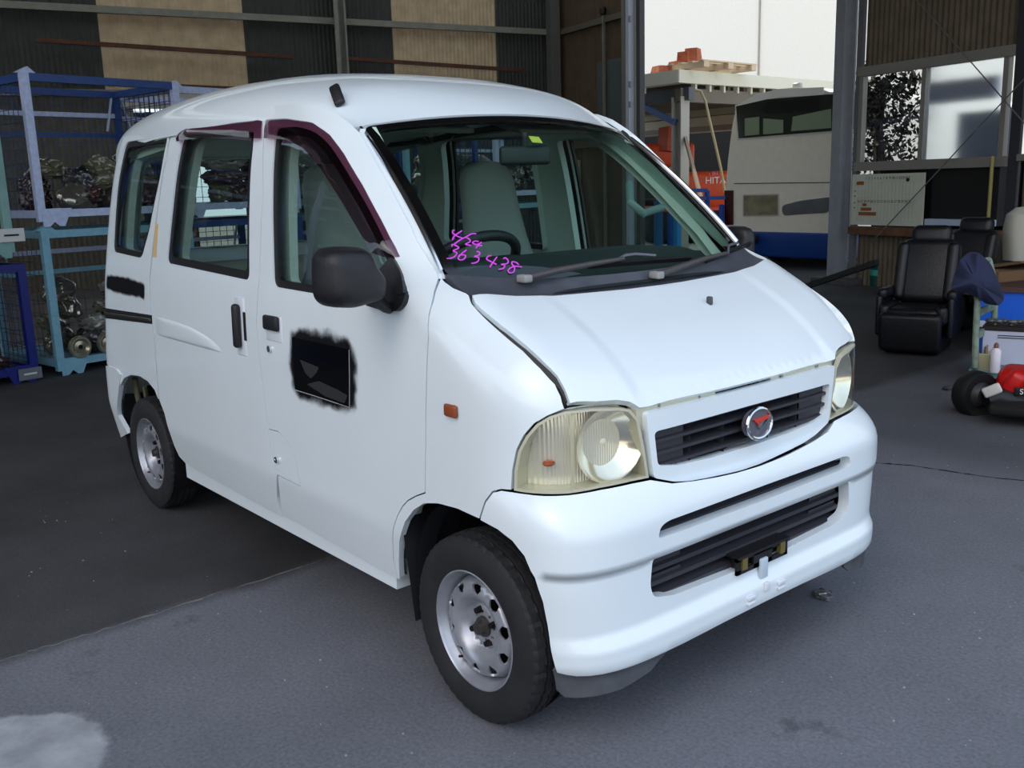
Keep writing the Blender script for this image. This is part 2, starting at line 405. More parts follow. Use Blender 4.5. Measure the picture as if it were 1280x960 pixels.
van = empty('van', (-1.2, 0, 0), 'white small van with sliding side door and black sprayed patches, parked in the shed', 'van')
def mirr(o, name, parent):
    """mirror image of a mesh object in the xz plane"""
    me = o.data.copy(); me.transform(Matrix.Diagonal((1, -1, 1, 1)) ); me.flip_normals()
    q = bpy.data.objects.new(name, me); scene.collection.objects.link(q); q.parent = parent; q.matrix_parent_inverse = world_of(parent).inverted(); return q
A = np.array
# ---- outlines in (u, z) on the body surface, driver side
arch_f_in = [(530, 630), (548, 630), (572, 636.5), (599.4, 649)]
d_top = [(331.7, 157), (336.7, 137), (342.7, 131), (366.7, 129.3), (396.7, 131.7), (420, 140), (440, 155), (450, 165), (462, 186), (486.7, 230), (513, 280), (538.3, 327), (549, 347)]
d_front = [(543, 366), (535.5, 420), (533, 480), (532, 560), (531.5, 616)]
d_arch = [(520, 620), (510, 625.6), (503, 633), (497.3, 643.8), (492.5, 657), (490.8, 671), (491.9, 700), (497.3, 724)]
d_rearlow = [(377, 657), (375.3, 608)]
lid = [(335, 536), (348, 539.6), (360.7, 554), (369.8, 576), (375.3, 608), (346.8, 594), (338.8, 568.8)]
d_gap = [(335, 536), (331.5, 503), (324, 444.8), (320.6, 404.7), (324, 350), (329, 240)]
door_uz = side(d_top+d_front+d_arch+d_rearlow+lid[1:4][::-1]+d_gap)
WIN_F = side([(345, 161), (370, 158.5), (392, 164), (411, 180), (431, 211), (456, 253), (480, 300), (494, 326), (505, 350), (508, 372), (503, 388), (397, 367), (342, 357.5)])
slide_uz = side([(330.7, 157), (330, 133), (285, 140), (240, 151.7), (217, 158), (209, 195), (200, 245), (193, 300), (187.5, 347), (189.4, 394), (193, 420), (196, 457), (199, 500), (205.4, 516.7), (211.7, 539.6), (218, 558), (224, 570.8), (232.5, 580), (239.8, 584.4), (270, 601), (310, 623), (351, 645), (346.5, 622), (346.2, 594), (338.8, 568.8), (335, 536), (331.5, 503), (324, 444.8), (320.6, 404.7), (324, 350), (329, 240)])
WIN_S = side([(229, 172), (238, 162), (318, 155), (316.5, 180), (311.5, 350), (208.5, 328), (215, 262)])
UQ = S0+X0+0.0
quart = side([(215, 158), (208, 195), (199, 245), (192, 300), (186.5, 347), (188.4, 394), (192, 420), (195, 457), (198, 500), (193, 487.5), (184.6, 477), (174, 470.4), (163.8, 469), (155.4, 473), (150, 483), (147.5, 500)])
rb = [(S0+X0+2.915, z) for z in (.62, .75, .95, 1.15, 1.35, 1.55)]
quart_uz = np.concatenate([quart, A([(S0+X0+2.70, .62)]), A([(S0+X0+2.93, .66), (S0+X0+2.92, .95), (S0+X0+2.90, 1.2), (S0+X0+2.86, 1.45), (S0+X0+2.78, 1.64), (S0+X0+2.60, 1.685)]), side([(165, 170), (190, 163)])])
WIN_Q = side([(157.5, 178), (210.5, 169), (200.5, 220), (186.7, 286.7), (177, 322.5), (141, 314), (145.5, 240)])
# door panels (front right door with its own sub-parts)
def build_side(sgn):
    mir = sgn > 0
    door = panel('front_door', door_uz, BODY.P, WHITE, van, [rnd(WIN_F, [.03, .05, .05, .05, .05, .05, .05, .03, .02, .03, .04, .02, .03])], g=.03, mirror=mir, thick=.02)
    sl = panel('sliding_door', slide_uz, BODY.P, WHITE, van, [rnd(WIN_S, .03)], g=.03, mirror=mir, thick=.02)
    q = panel('rear_quarter_panel', quart_uz, BODY.P, WHITE, van, [rnd(WIN_Q, .035)], g=.03, mirror=mir, thick=.02)
    for nm, W, par, gi in (('window_seal', WIN_F, door, .022), ('window_seal', WIN_S, sl, .026), ('window_seal', WIN_Q, q, .022)):
        o = rnd(W, .03)
        panel(nm, inset(o, -.006), BODY.P, RUB, par, [rnd(inset(W, gi), .03)], g=.04, off=-.006, gap=0, mirror=mir, thick=.012)
        panel('window_glass', rnd(inset(W, gi-.006), .03), BODY.P, GLS, par, g=.05, off=-.010, gap=0, mirror=mir, thick=0)
    return door, sl, q
doorR, slideR, quartR = build_side(-1)
doorL, slideL, quartL = build_side(1)
# dark body shell behind the gaps, both sides
shell_top = side([(217, 166), (240, 158), (285, 147), (330, 139), (366, 136), (396, 138), (420, 146), (437, 158), (452, 175)])
shell = np.concatenate([shell_top, side([(480, 225), (513, 288), (537, 332)]), A([(.93, 1.10), (.93, .62)]),
                        side([(520, 632), (503, 648), (498, 672), (500, 705), (503, 722), (420, 684), (352, 646), (285, 608), (245, 586), (225, 560), (207, 512), (196, 492)]), A([(S0+X0+2.45, .68)]), A([(S0+X0+2.76, .66), (S0+X0+2.78, 1.1), (S0+X0+2.66, 1.6)])])
for mm in (False, True):
    panel('inner_shell', shell, BODY.P, DARK, van, [rnd(inset(WIN_F, -.0), .03), rnd(inset(WIN_S, -.0), .03), rnd(inset(WIN_Q, -.0), .03)], g=.06, off=-.018, gap=0, thick=0, mirror=mm)
    panel('inner_trim_panel', inset(shell, .02), BODY.P, TRIM, van, [rnd(inset(WIN_F, .012), .03), rnd(inset(WIN_S, .012), .03), rnd(inset(WIN_Q, .012), .03)], g=.06, off=-.055, gap=0, thick=.03, mirror=mm)
# fuel lid, sill patch between the doors
lidu = side(lid)
panel('fuel_lid', lidu, BODY.P, WHITE, van, g=.03, off=-.001, thick=.01)
panel('sill_corner_panel', side([(346.8, 594.5), (375.3, 608), (377, 657), (352, 645)]), BODY.P, WHITE, van, g=.03, off=-.002)
MB().sphere(onb := BODY.P(*[A([v]) for v in side([(346, 575)])[0]])[0], .011).build('fuel_lid_lock', CHR, van)
# fender
fend = side(d_front[::-1]+[(550, 348), (557, 351.6), (567.5, 359), (584.7, 366), (587, 369), (590, 378), (598, 387.5), (613, 402.5), (635, 421.7), (655, 438), (676.7, 460), (695, 480), (702, 495), (706.5, 511), (685, 520), (668, 530), (655, 545), (646, 563), (641, 588), (639.5, 613), (626.7, 612), (616, 614.6), (606.7, 627), (599.4, 649), (572, 636.5), (548, 630), (530, 630), (517.4, 638), (506.4, 653), (499.5, 678), (498.9, 700), (500, 724), (497.5, 725), (491.9, 700), (490.8, 671), (492.5, 657), (497.3, 643.8), (503, 633), (510, 625.6), (520, 620)])
fenders = panel('front_fender', fend, BODY.P, WHITE, van, g=.025, mirror='both', thick=.02)
# turn repeater on the fender
def on_side(px, lift=.0, S=BODY):
    u, z = side([px], S)[0]; P = S.P(A([u]), A([z]))[0]; e = 1e-3
    N = np.cross(S.P(A([u+e]), A([z]))[0]-P, S.P(A([u]), A([z+e]))[0]-P); N /= np.linalg.norm(N)
    if N[1] > 0 and u > .5: N = -N
    if N[0] < 0 and u <= .5: N = -N
    return P+N*lift, N
def side_plate(name, px, w, h, t, r, m, parent, lift=0.0, rot=0.0, n=3):
    """rounded plate lying on the side of the body"""
    P, N = on_side(px); x = np.cross([0, 0, 1.], N); x /= np.linalg.norm(x); z = np.cross(N, x)
    if rot: c, s_ = math.cos(rot), math.sin(rot); x, z = c*x+s_*z, -s_*x+c*z
    return MB().rbox(P+N*(t/2+lift), (w, h, t), r, np.stack([x, z, N], 1), n).build(name, m, parent)
side_plate('turn_signal_lamp', (566, 513), .050, .034, .014, .012, AMB2, van)
# bonnet
bh = [(589.7, 369), (593.3, 378), (603.3, 388), (625, 405.8), (650, 425.8), (680, 453), (696.7, 470), (706, 487), (712.5, 505), (746.7, 502.5), (771.7, 500.5), (788, 503), (800, 510.5), (883, 491), (915, 483.5)]
L = [cast(bon_f, p)[:2] for p in bh]
L = [l for l in L if l[1] < -.005]; fr = [(max(x, .346) if abs(y) < .40 else x, y) for x, y in L]
rear = [(.005, 0.0), (.004, -.12), (-.002, -.25), (-.008, -.40), (-.022, -.52)]
half = fr+[(.392, -.18), (.395, 0)] if False else fr
left = [(x, -y) for x, y in half[::-1]]
BO = A(half+left+[(x, -y) for x, y in rear[::-1][:-1]]+rear)
bonnet = panel('bonnet', BO, BON, WHITE, van, g=.022, orient=(0, 0, 1), thick=.022, gap=.001)
# washer nozzle
q = cast(bon_f, (887, 380)); MB().rbox(q+A([0, 0, .010]), (.020, .012, .026), .005, None).build('washer_nozzle', GREYP, bonnet)
# engine bay edge seen in the gap around the bonnet (body-coloured inner channel)
mb = MB()
pth = [cast(bon_f, p)-A([.0, -.014, .038]) for p in bh[:8]]
mb.tube(pth, .022, 8); pr = [(p[0], -p[1], p[2]) for p in pth]; mb.build('bonnet_channel', mat('dark_bay_paint', (.20, .19, .17), .6), van)
MB().tube(pr, .022, 8).build('bonnet_channel', MATS['dark_bay_paint'], van)
for y0_, y1_ in ((-.44, -.36), (-.35, -.20), (-.19, -.13), (.12, .16), (.18, .34), (.36, .43)):
    mb = MB(); mb.box(((.318), (y0_+y1_)/2, .845), (.03, abs(y1_-y0_), .06)); mb.build('radiator_support', LAMPB, van)
# roof
xr = np.array([(-2.90, -.5), (-2.90, .5), (-2.75, 1), (-2.0, 1), (-1.0, 1), (-.75, 1)])
frt = []
for v in np.linspace(1, -1, 25):
    # front edge follows the top of the windscreen
    lo, hi = -1.0, -.5
    yv = ROOF(-.65, v)[1]
    uu = -yv/.561; w = WS(np.clip(uu, -1, 1), 1.0)
    frt.append((w[0]-.008-max(0, abs(uu)-1)*.2, v))
rout = A([(-2.93, v) for v in np.linspace(-1, 1, 15)]+[(-2.0, 1), (-1.0, 1)]+frt+[(-1.0, -1), (-2.0, -1)])
def ROOF2(x, v):                                             # front edge drawn down onto the top of the windscreen
    P = ROOF(x, v); q = np.clip(np.abs(P[..., 1])/.561, 0, 1.06); xf = -.60-.07*q**2; zf = 1.650-.038*q**2; Q = ROOF(xf, v)
    P[..., 2] += (zf-Q[..., 2])*np.exp(-(np.clip(xf-P[..., 0], 0, None)/.13)**2); return P
roof = panel('roof', rout, lambda a, b: ROOF2(a, b), WHITE, van, g=.05, orient=(0, 0, 1), thick=.02, gap=0)
# rail covers beside the roof (upper side, above the doors): the strip between door tops and roof
strip = np.concatenate([side([(217, 156), (240, 149.6), (285, 138), (330, 130.6), (343, 128.5), (366.7, 127), (397, 129.4), (421, 137.6), (441, 152.6), (452, 163)]), A([(1.43, 1.61), (1.62, 1.675), (1.8, 1.70)]), A([(2.2, 1.712), (2.6, 1.715), (3.0, 1.712), (3.35, 1.70)]), A([(3.50, 1.68)])])
top_in = side([(217, 156), (240, 149.6), (285, 138), (330, 130.6), (343, 128.5), (366.7, 127), (397, 129.4), (421, 137.6), (441, 152.6), (450, 160)])
up = [(u, z+.035) for u, z in top_in[::-1]]; up[0] = (top_in[-1][0]-.01, top_in[-1][1]+.02)
strip = np.concatenate([side([(155, 176.5), (190, 164.5)])+A([0, .006]), top_in, A(up), A([(3.2, 1.715)])])
# windscreen: black border, glass, pillar trims
brd = rnd(A([(-1, 0), (1, 0), (1, 1), (-1, 1)]), .06)
win = rnd(A([(-.955, .015), (.955, .015), (.945, .962), (-.945, .962)]), .07)
scr = panel('windscreen_border', brd, lambda u, t: WS(u, t, .001), BLKS, van, [win], g=.05, orient=(.7, 0, .7), thick=.012, gap=0)
wsg = panel('windscreen_glass', rnd(A([(-.99, .01), (.99, .01), (.99, .99), (-.99, .99)]), .05), lambda u, t: WS(u, t, -.002), WGL, van, g=.06, orient=(.7, 0, .7), thick=0, gap=0)
for sg in (1, -1):
    t = np.linspace(.03, .99, 24); P = WS(np.full_like(t, 1.012*sg), t, .002)
    MB().tube(P, .008, 8).build('pillar_trim', CHR, van)
for sg in (1, -1):
    pu = side([(450, 165), (462, 186), (486.7, 230), (513, 280), (538.3, 327), (549, 347)]); pv = []
    for i, t_ in enumerate(np.linspace(.995, .005, 24)):
        a_ = WS(A([1.0]), A([t_]), -.006)[0]; z_ = float(a_[2]); u_ = float(np.interp(z_, pu[::-1, 1], pu[::-1, 0])); b_ = BODY.P(A([u_]), A([z_]))[0]+A([0, .008, 0]); b2 = BODY.P(A([u_+.02]), A([z_]))[0]+A([0, .016, 0]); pv += [a_, a_*.5+b_*.5+A([.003, -.003, 0]), b_+A([0, .004, 0]), b2]
    pm = MB(); pm.add(pv, [(i*4+j, i*4+j+1, (i+1)*4+j+1, (i+1)*4+j) for i in range(23) for j in range(3)], True)
    if sg < 0: pm.v = [(x, -y, z) for x, y, z in pm.v]; pm.f = [f[::-1] for f in pm.f]
    pm.build('pillar_skin', WHITE, van, auto=70)
# magenta marking on the glass
MAG = mat('magenta_marker', (.86, .30, .88), .5)
def zp(l, x0=550, y0=280, s=11.64): return [(x0+a/s, y0+b/s) for a, b in l]
strokes = [[(210, 105), (185, 100), (180, 130), (215, 165), (330, 215)], [(315, 105), (190, 205), (178, 240)], [(520, 150), (470, 148), (380, 190), (270, 250), (205, 300)],
           [(375, 200), (420, 225), (438, 255), (370, 300), (450, 320)], [(560, 262), (500, 258), (470, 280), (520, 305), (580, 285), (600, 270)], [(600, 270), (540, 325), (520, 360)], [(545, 320), (610, 322)],
           [(175, 335), (168, 310), (235, 325), (270, 350), (190, 400), (240, 425), (215, 475), (150, 505), (95, 508)], [(380, 385), (300, 450), (262, 510), (290, 530), (360, 500), (370, 470), (320, 455), (265, 465)],
           [(530, 405), (575, 425), (570, 450), (500, 480), (560, 500), (555, 540), (500, 575), (455, 578)], [(740, 465), (700, 475), (675, 510), (740, 555), (820, 595)], [(825, 485), (770, 560), (720, 635)],
           [(920, 510), (935, 500), (990, 545), (985, 570), (890, 595), (940, 610), (920, 650), (850, 668)], [(1140, 600), (1120, 575), (1040, 565), (1045, 590), (1080, 640), (1070, 700), (1020, 720), (985, 690), (1010, 655), (1070, 625), (1185, 632)]]
mk = MB()
for s_ in strokes:
    pp = np.array(zp(s_)); dd = np.r_[0, np.cumsum(np.linalg.norm(np.diff(pp, axis=0), axis=1))]; tt = np.linspace(0, dd[-1], max(4, len(pp)*4))
    xs = interp(tt, dd, pp[:, 0]) if len(pp) > 2 else np.interp(tt, dd, pp[:, 0]); ys = interp(tt, dd, pp[:, 1]) if len(pp) > 2 else np.interp(tt, dd, pp[:, 1])
    mk.tube([onws((a, b), .0015) for a, b in zip(xs, ys)], .0021, 6)
o = mk.build('marker_writing', MAG, wsg); o['label'] = 'magenta handwritten 4/24 363 438 on the glass'
# cowl panel between bonnet and glass
def COWL(a, t):                                             # a across -1..1, t 0 bonnet .. 1 glass
    y = -a*.62; xr_ = .014-.045*a*a-.01*a**4-.03*np.clip(abs(a)-.8, 0, 1); P0_ = np.stack([xr_, y, bonnet_z(xr_, y)-.004], -1); Q = WS(a*.985, .012, .005)
    T = np.asarray(t)[..., None]; m = P0_*(1-T)+Q*T; m[..., 2] -= .010*np.sin(PI*np.clip(t, 0, 1)); return m
cowl = panel('cowl_panel', A([(-1.02, -.12), (1.02, -.12), (1.02, 1), (-1.02, 1)]), COWL, GREYP, van, g=.05, orient=(.5, 0, .8), thick=.02, gap=0)
# corner pieces of the cowl beside the fenders
# wipers
def wiper(pts_arm, pts_bl, hd):
    w = MB(); P = [onws(p, l) if cast(ws_f, p) is not None else None for p, l in pts_arm]
    w.tube(P, [.011, .010, .008, .006, .004, .004][:len(P)], 8); o = w.build('wiper_arm', mat('faded_wiper_black', (.27, .255, .26), .5), van)
    b = MB(); B = [onws(p, .012) for p in pts_bl]; b.bar(B[0], B[-1], .010, .016, (.6, 0, .7)); 
    b.build('wiper_blade', RUB, o)
    h = MB(); h.rbox(P[0], (.04, .03, .022), .006); h.build('wiper_cap', mat('pale_grey_plastic', (.55, .55, .55), .5), o)
    c = MB(); c.tube([onws(p, .02) for p in hd], .0045, 6); c.build('wiper_hook', mat('worn_grey_metal', (.45, .46, .50), .4, metal=.4), o)
wiper([((650, 358), .03), ((690, 348), .03), ((735, 338), .026), ((775, 330), .022)], [(733, 336), (860, 326)], [(765, 332), (778, 325), (790, 323.5), (815, 325)])
wiper([((815, 352), .028), ((850, 340), .028), ((880, 329), .024), ((905, 322), .02)], [(880, 330), (935, 308)], [(885, 328), (906, 322), (907, 312), (918, 309)])
# grille surround: white panel with the recessed black grille
gs = [(s, z) for s, z in side([(800, 513), (813, 598), (840, 601.5), (868, 599)])]
gt = side([(945, 475)])[0]
ctr_top = .868; ctr_bot = .655
gout = A([(gs[0][0]-.012, .866), (gs[1][0]-.004, gs[1][1]), (gs[2][0], gs[2][1]-.001), (.29, .653), (.223, .646), (.12, .638), (.05, .634)])
gout = np.concatenate([gout, gout[::-1]*A([-1, 1]), A([(-.2, .863), (0, .862), (.2, .863)])])
GO = A([(.400, .810), (.390, .722)])
gh = A([(.402, .811), (.392, .722), (.33, .708), (.2, .700), (0, .698), (-.2, .700), (-.33, .708), (-.392, .722), (-.402, .811), (0, .812)])
GRS = Body(off=-.012)
def FR(S, off):                                              # front surface pushed forward/back along x
    return lambda u, z: S.P(u, z)+A([off, 0, 0])
grille = panel('grille_surround', rnd(gout, .012), FR(BODY, .006), WHITE, van, [rnd(gh, .012)], g=.03, orient=(1, 0, 0), thick=.03, gap=.001)
mb = MB(); zt, zb = .825, .695
mb.grid(lambda a, b: BODY.P(A([.415*(2*a-1)]), A([zb+(zt-zb)*b]))[0]+A([-.055, 0, 0]), 12, 2)
mb.build('grille_back', DARK, grille)
GRYB = mat('grey_black_grille', (.20, .20, .225), .5)
for fz in (.10, .40, .70, .97):
    zc_ = zb+.01+(zt-zb-.02)*fz; s_ = MB()
    s_.grid(lambda a, b: BODY.P(A([.405*(2*a-1)]), A([zc_+.003]))[0]*A([1, 1, 1])+A([-.004-.045*b, 0, .006*(b)]), 24, 1)
    s_.grid(lambda a, b: BODY.P(A([.405*(2*a-1)]), A([zc_-.008*b]))[0]+A([-.004, 0, .003]), 24, 1, flip=True)
    s_.build('grille_slat', GRYB, grille)
for uu in (-.27, -.12, .12, .27):
    MB().grid(lambda a, b: BODY.P(A([uu*1.0]), A([zb+(zt-zb)*b]))[0]+A([-.008-.04*a, 0, 0]), 1, 2).build('grille_divider', GRYB, grille)
for sg in (1, -1):                                           # blanked outer thirds of the grille
    MB().grid(lambda a, b: BODY.P(A([sg*(.29+.115*a)]), A([zb+(zt-zb)*b]))[0]+A([-.016, 0, 0]), 6, 2, flip=sg < 0).build('grille_blank', GRYB, grille)
# emblem
pe = at((945, 531), 0, .385); pe = A([.383, 0.0, pe[2]])
em = MB(); e_n = A([1, 0, .08]); e_n /= np.linalg.norm(e_n); ey = A([0, 1., 0]); ez = np.cross(e_n, ey)
ey2, ez2 = ey, -ez if ez[2] < 0 else ez
ring = [pe+.054*math.cos(a)*ey2+.041*math.sin(a)*ez2 for a in np.linspace(0, 2*PI, 40, endpoint=False)]
em.tube(ring, .0055, 8, close=True); emb = em.build('emblem', CHR, grille)
bk = MB(); bk.prism([(.052*math.cos(a), .039*math.sin(a)) for a in np.linspace(0, 2*PI, 32, endpoint=False)], pe-e_n*.02, ey2, ez2, e_n, .020)
bk.build('emblem_backing', mat('emblem_grey', (.42, .43, .47), .3, metal=.5), grille)
def est(poly, m, nm): MB().prism([(a*.05, b*.038) for a, b in poly], pe, ey2, ez2, e_n, .006).build(nm, m, grille)
est([(-.62, .42), (.78, .50), (.84, .30), (.05, .12), (-.22, .20), (.0, -.05), (-.12, -.12), (-.45, .22)], mat('emblem_red', (.75, .22, .18), .35), 'emblem_red_mark')
est([(.84, .30), (.80, .12), (.10, -.42), (.0, -.85), (-.12, -.85), (-.08, -.40), (-.30, -.05), (-.18, -.02), (.02, -.32), (.60, .16), (.62, .28)], CHR, 'emblem_chrome_mark')
# bumper
bl = side([(641, 615), (626.7, 613), (616, 615.6), (606.7, 628), (599.9, 650)], BUMP)
arc = side([(622, 662), (640, 676), (655, 695), (668, 722), (678, 752), (684, 782), (687, 805), (690.5, 823), (696, 841)], BUMP)
bot = A([(.57, .243), (.46, .243), (.35, .245), (.2, .250), (0, .252)])
topc = A([(0, .648), (.12, .651), (.2, .656), (.285, .664), (.355, .674)])
tl = side([(813, 599.5), (790, 604), (750, 612), (711, 618.5), (680, 619.5), (655, 617)], BUMP)
hb = np.concatenate([bl, arc, bot]); other = (bot[:-1][::-1])*A([-1, 1])
ht = np.concatenate([topc, tl])
outl = np.concatenate([hb[::1], (hb[:-1][::-1])*A([-1, 1]), (ht[1:][::-1])*A([-1, 1]), ht])
slot = A([(.402, .556), (.395, .585), (.375, .593), (0, .594), (-.375, .593), (-.395, .585), (-.402, .556), (0, .553)])
LG = A([(.413, .503), (.418, .398)])
low = A([(.413, .503), (.420, .43), (.414, .398), (.36, .382), (0, .368), (-.36, .382), (-.414, .398), (-.420, .43), (-.413, .503), (0, .504)])
bumper = panel('front_bumper', outl, BUMP.P, WHITE, van, [rnd(slot, .012), rnd(low, .014)], g=.022, thick=.035, gap=.001)
bg = MB(); bg.grid(lambda a, b: BUMP.P(A([.43*(2*a-1)]), A([.36+.25*b]))[0]+A([-.075, 0, 0]), 14, 2); bg.build('bumper_grille_back', DARK, bumper)
def bslat(z, w, d0, dep, th, nm='bumper_slat'):
    s_ = MB(); s_.grid(lambda a, b: BUMP.P(A([w*(2*a-1)]), A([z]))[0]+A([-d0-dep*b, 0, .012*b]), 24, 1)
    s_.grid(lambda a, b: BUMP.P(A([w*(2*a-1)]), A([z-th*b]))[0]+A([-d0, 0, 0]), 24, 1, flip=True); s_.build(nm, GRYB, bumper)
bslat(.556, .405, .040, .04, .010); 
zl0, zl1 = .372, .505
for k in range(4): bslat(zl0+.012+(zl1-zl0-.02)*k/3.0, .41, .030 if k else .026, .045, .012)
for uu in (-.32, -.2, -.08, .08, .2, .32):
    MB().grid(lambda a, b: BUMP.P(A([uu]), A([.372+.215*b]))[0]+A([-.05-.02*a, 0, 0]), 1, 2).build('bumper_rib', GRYB, bumper)
for sg in (1, -1):
    for zz in (.405, .450):
        MB().grid(lambda a, b: BUMP.P(A([sg*(.30+.11*a)]), A([zz+.028*b]))[0]+A([-.042, 0, 0]), 6, 1, flip=sg < 0).build('bumper_blank', GRYB, bumper)
# plate bracket
br = MB(); zc_ = .385; xb_ = float(BUMP.P(A([0.]), A([.40]))[0][0])
br.box((xb_-.010, 0, zc_+.026), (.05, .235, .008)); br.box((xb_+.004, 0, zc_+.018), (.008, .235, .010)); br.box((xb_+.004, 0, zc_-.018), (.008, .235, .014))
for yy, w_ in ((-.110, .015), (0, .085), (.110, .015)): br.box((xb_+.004, yy, zc_+.0), (.008, w_, .05))
br.box((xb_-.02, 0, zc_), (.02, .2, .045))
br.build('plate_bracket', BLK, bumper)
BR = mat('brass_clip', (.55, .50, .30), .4, metal=.6)
for yy in (-.088, .088): MB().box((xb_+.006, yy, zc_+.004), (.014, .022, .034)).build('bracket_clip', BR, bumper)
WP = mat('white_moulding', (.85, .86, .88), .35)
for yy, zz, w_, h_ in ((-.07, .288, .035, .012), (.07, .292, .035, .012), (-.07, .272, .035, .010), (.07, .276, .035, .010), (.0, .30, .02, .025)):
    p_ = BUMP.P(A([0.]), A([zz]))[0]; MB().rbox((p_[0]+.002, yy, zz), (.012, w_, h_), .003).build('bumper_moulding', WP, bumper)
MB().rbox((BUMP.P(A([0.]), A([.33]))[0][0]+.004, 0, .352), (.012, .034, .060), .004).build('plate_backing_tab', mat('pale_blue_grey', (.72, .78, .82), .5), bumper)
# black lower spoiler ends
SPB = Body(True, off=.012)
for sg in (False, True):
    panel('lower_spoiler', A([(.62, .245), (.40, .245), (.44, .205), (.50, .185), (.60, .175), (.615, .19)]), lambda u, z: SPB.P(u, np.maximum(z, .235))*A([1, 1, 0])+np.stack([0*z, 0*z, z], -1), mat('worn_black_spoiler', (.30, .31, .33), .6, noise=.2, nscale=15), van, g=.03, thick=.01, mirror=sg, gap=0)
# head lamps
lampo = side([(641, 614), (641.5, 588), (646.5, 563), (656, 545), (669, 530), (686, 520), (706, 513.5), (740, 510), (775, 509), (789, 511), (800, 524), (807, 560), (812.5, 598), (790, 602.5), (750, 611), (711, 618), (680, 618.5), (655, 616.5)])
LENS = glass('head_lamp_lens', (.985, .98, .945), 1.5, .02)
REF = mat('lamp_reflector', (.97, .96, .93), .22, metal=.6)
nt = REF.node_tree; b = nt.nodes['Principled BSDF']; wv = nt.nodes.new('ShaderNodeTexWave'); tcn = nt.nodes.new('ShaderNodeTexCoord'); bp = nt.nodes.new('ShaderNodeBump')
wv.bands_direction = 'Y'; wv.inputs['Scale'].default_value = 45; bp.inputs['Strength'].default_value = .35; bp.inputs['Distance'].default_value = .004
nt.links.new(tcn.outputs['Object'], wv.inputs['Vector']); nt.links.new(wv.outputs[0], bp.inputs['Height']); nt.links.new(bp.outputs[0], b.inputs['Normal'])
for sg in (False, True):
    m_ = -1 if not sg else 1
    hl = panel('head_lamp', lampo, BODY.P, LAMPB, van, [inset(lampo, .010)], g=.02, off=-.001, thick=.05, mirror=sg, gap=.002)
    panel('lamp_lens', inset(lampo, .009), BODY.P, LENS, hl, g=.02, off=-.002, thick=0, mirror=sg, gap=0)
    panel('lamp_housing', inset(lampo, -.002), BODY.P, REF, hl, g=.025, off=-.052, thick=0, mirror=sg, gap=0)
    cen = A([.318, .515*m_, .795])
    rf = MB(); ax = A([1, .22*m_, 0]); prof = [(-.006-.05*(1-(r/.096)**2), r) for r in np.linspace(.012, .096, 8)]+[(-.002, .098)]
    rf.lathe(cen, ax, prof, 28); rf.build('main_reflector', CUP, hl)
    MB().sphere(cen+A([-.045, -.01*m_, 0]), .014).build('lamp_bulb', mat('bulb_glass', (.9, .9, .85), .1), hl)
    cen2 = A([.235, .635*m_, .775]); ax2 = A([.62, .78*m_, 0]); rf = MB()
    rf.lathe(cen2, ax2, [(-.02-.04*(1-(r/.052)**2), r) for r in np.linspace(.01, .052, 6)], 22); rf.build('side_reflector', REF, hl)
    MB().sphere(cen2+A([-.0, .012*m_, -.015]), .013, sc=(1.1, 1.3, .6)).build('amber_bulb', AMB, hl)
    dv = MB(); u_ = .565
    dv.grid(lambda a, b: (BODY.P(A([u_+.006*a]), A([.70+.19*b]))[0]-A([.004+.045*0, 0, 0]))*A([1, -m_ if False else (1 if not sg else -1), 1]), 1, 6)
    dv.build('lamp_divider', LAMPB, hl)
# ================================================================ van, continued: visors, mirrors, handles, marks
def band(name, outer_px, inner_px, parent, mir, lift=.028):
    """smoked visor: raised band between an outer line (on the door) and an inner line (standing off it)"""
    O = side(outer_px); I = side(inner_px); n = 28
    def rs(P):
        d = np.r_[0, np.cumsum(np.linalg.norm(np.diff(P, axis=0), axis=1))]; t = np.linspace(0, d[-1], n)
        return np.stack([np.interp(t, d, P[:, 0]), np.interp(t, d, P[:, 1])], 1)
    O, I = rs(O), rs(I); mb = MB(); prof = [(0, .001), (.12, .016), (.35, .022), (.55, .024), (1.0, .026)]
    vs = []
    for i in range(n):
        endf = 1.0 if 0 < i < n-1 else .25
        for t, h in prof:
            uz = O[i]*(1-t)+I[i]*t; P = BODY.P(A([uz[0]]), A([uz[1]]))[0]; vs.append(P+A([0, -h*endf, .0]))
    k = len(prof); mb.add(vs, [(i*k+j, i*k+j+1, (i+1)*k+j+1, (i+1)*k+j) for i in range(n-1) for j in range(k-1)], True)
    if mir: mb.v = [(x, -y, z) for x, y, z in mb.v]; mb.f = [f[::-1] for f in mb.f]
    return mb.build(name, VIS, parent, auto=60)
vo = [(332.8, 149), (358, 148), (390, 152.6), (411.4, 166.8), (429, 189.8), (454, 232), (478.7, 278), (498, 313.7), (500, 320.8)]
vi = [(333.5, 172.8), (345, 172.8), (369, 175), (390, 186), (411, 211), (436, 250), (461, 292.5), (475, 317), (482, 321)]
so = [(223.5, 176), (227, 165), (238, 157), (270, 154), (300, 151), (329.5, 148.5)]
si = [(225, 178), (230, 176.5), (240, 174.5), (270, 172.5), (300, 171.5), (328.5, 173)]
for d, s_, mir in ((doorR, slideR, False), (doorL, slideL, True)):
    band('window_visor', vo, vi, d, mir); band('window_visor', so, si, s_, mir)
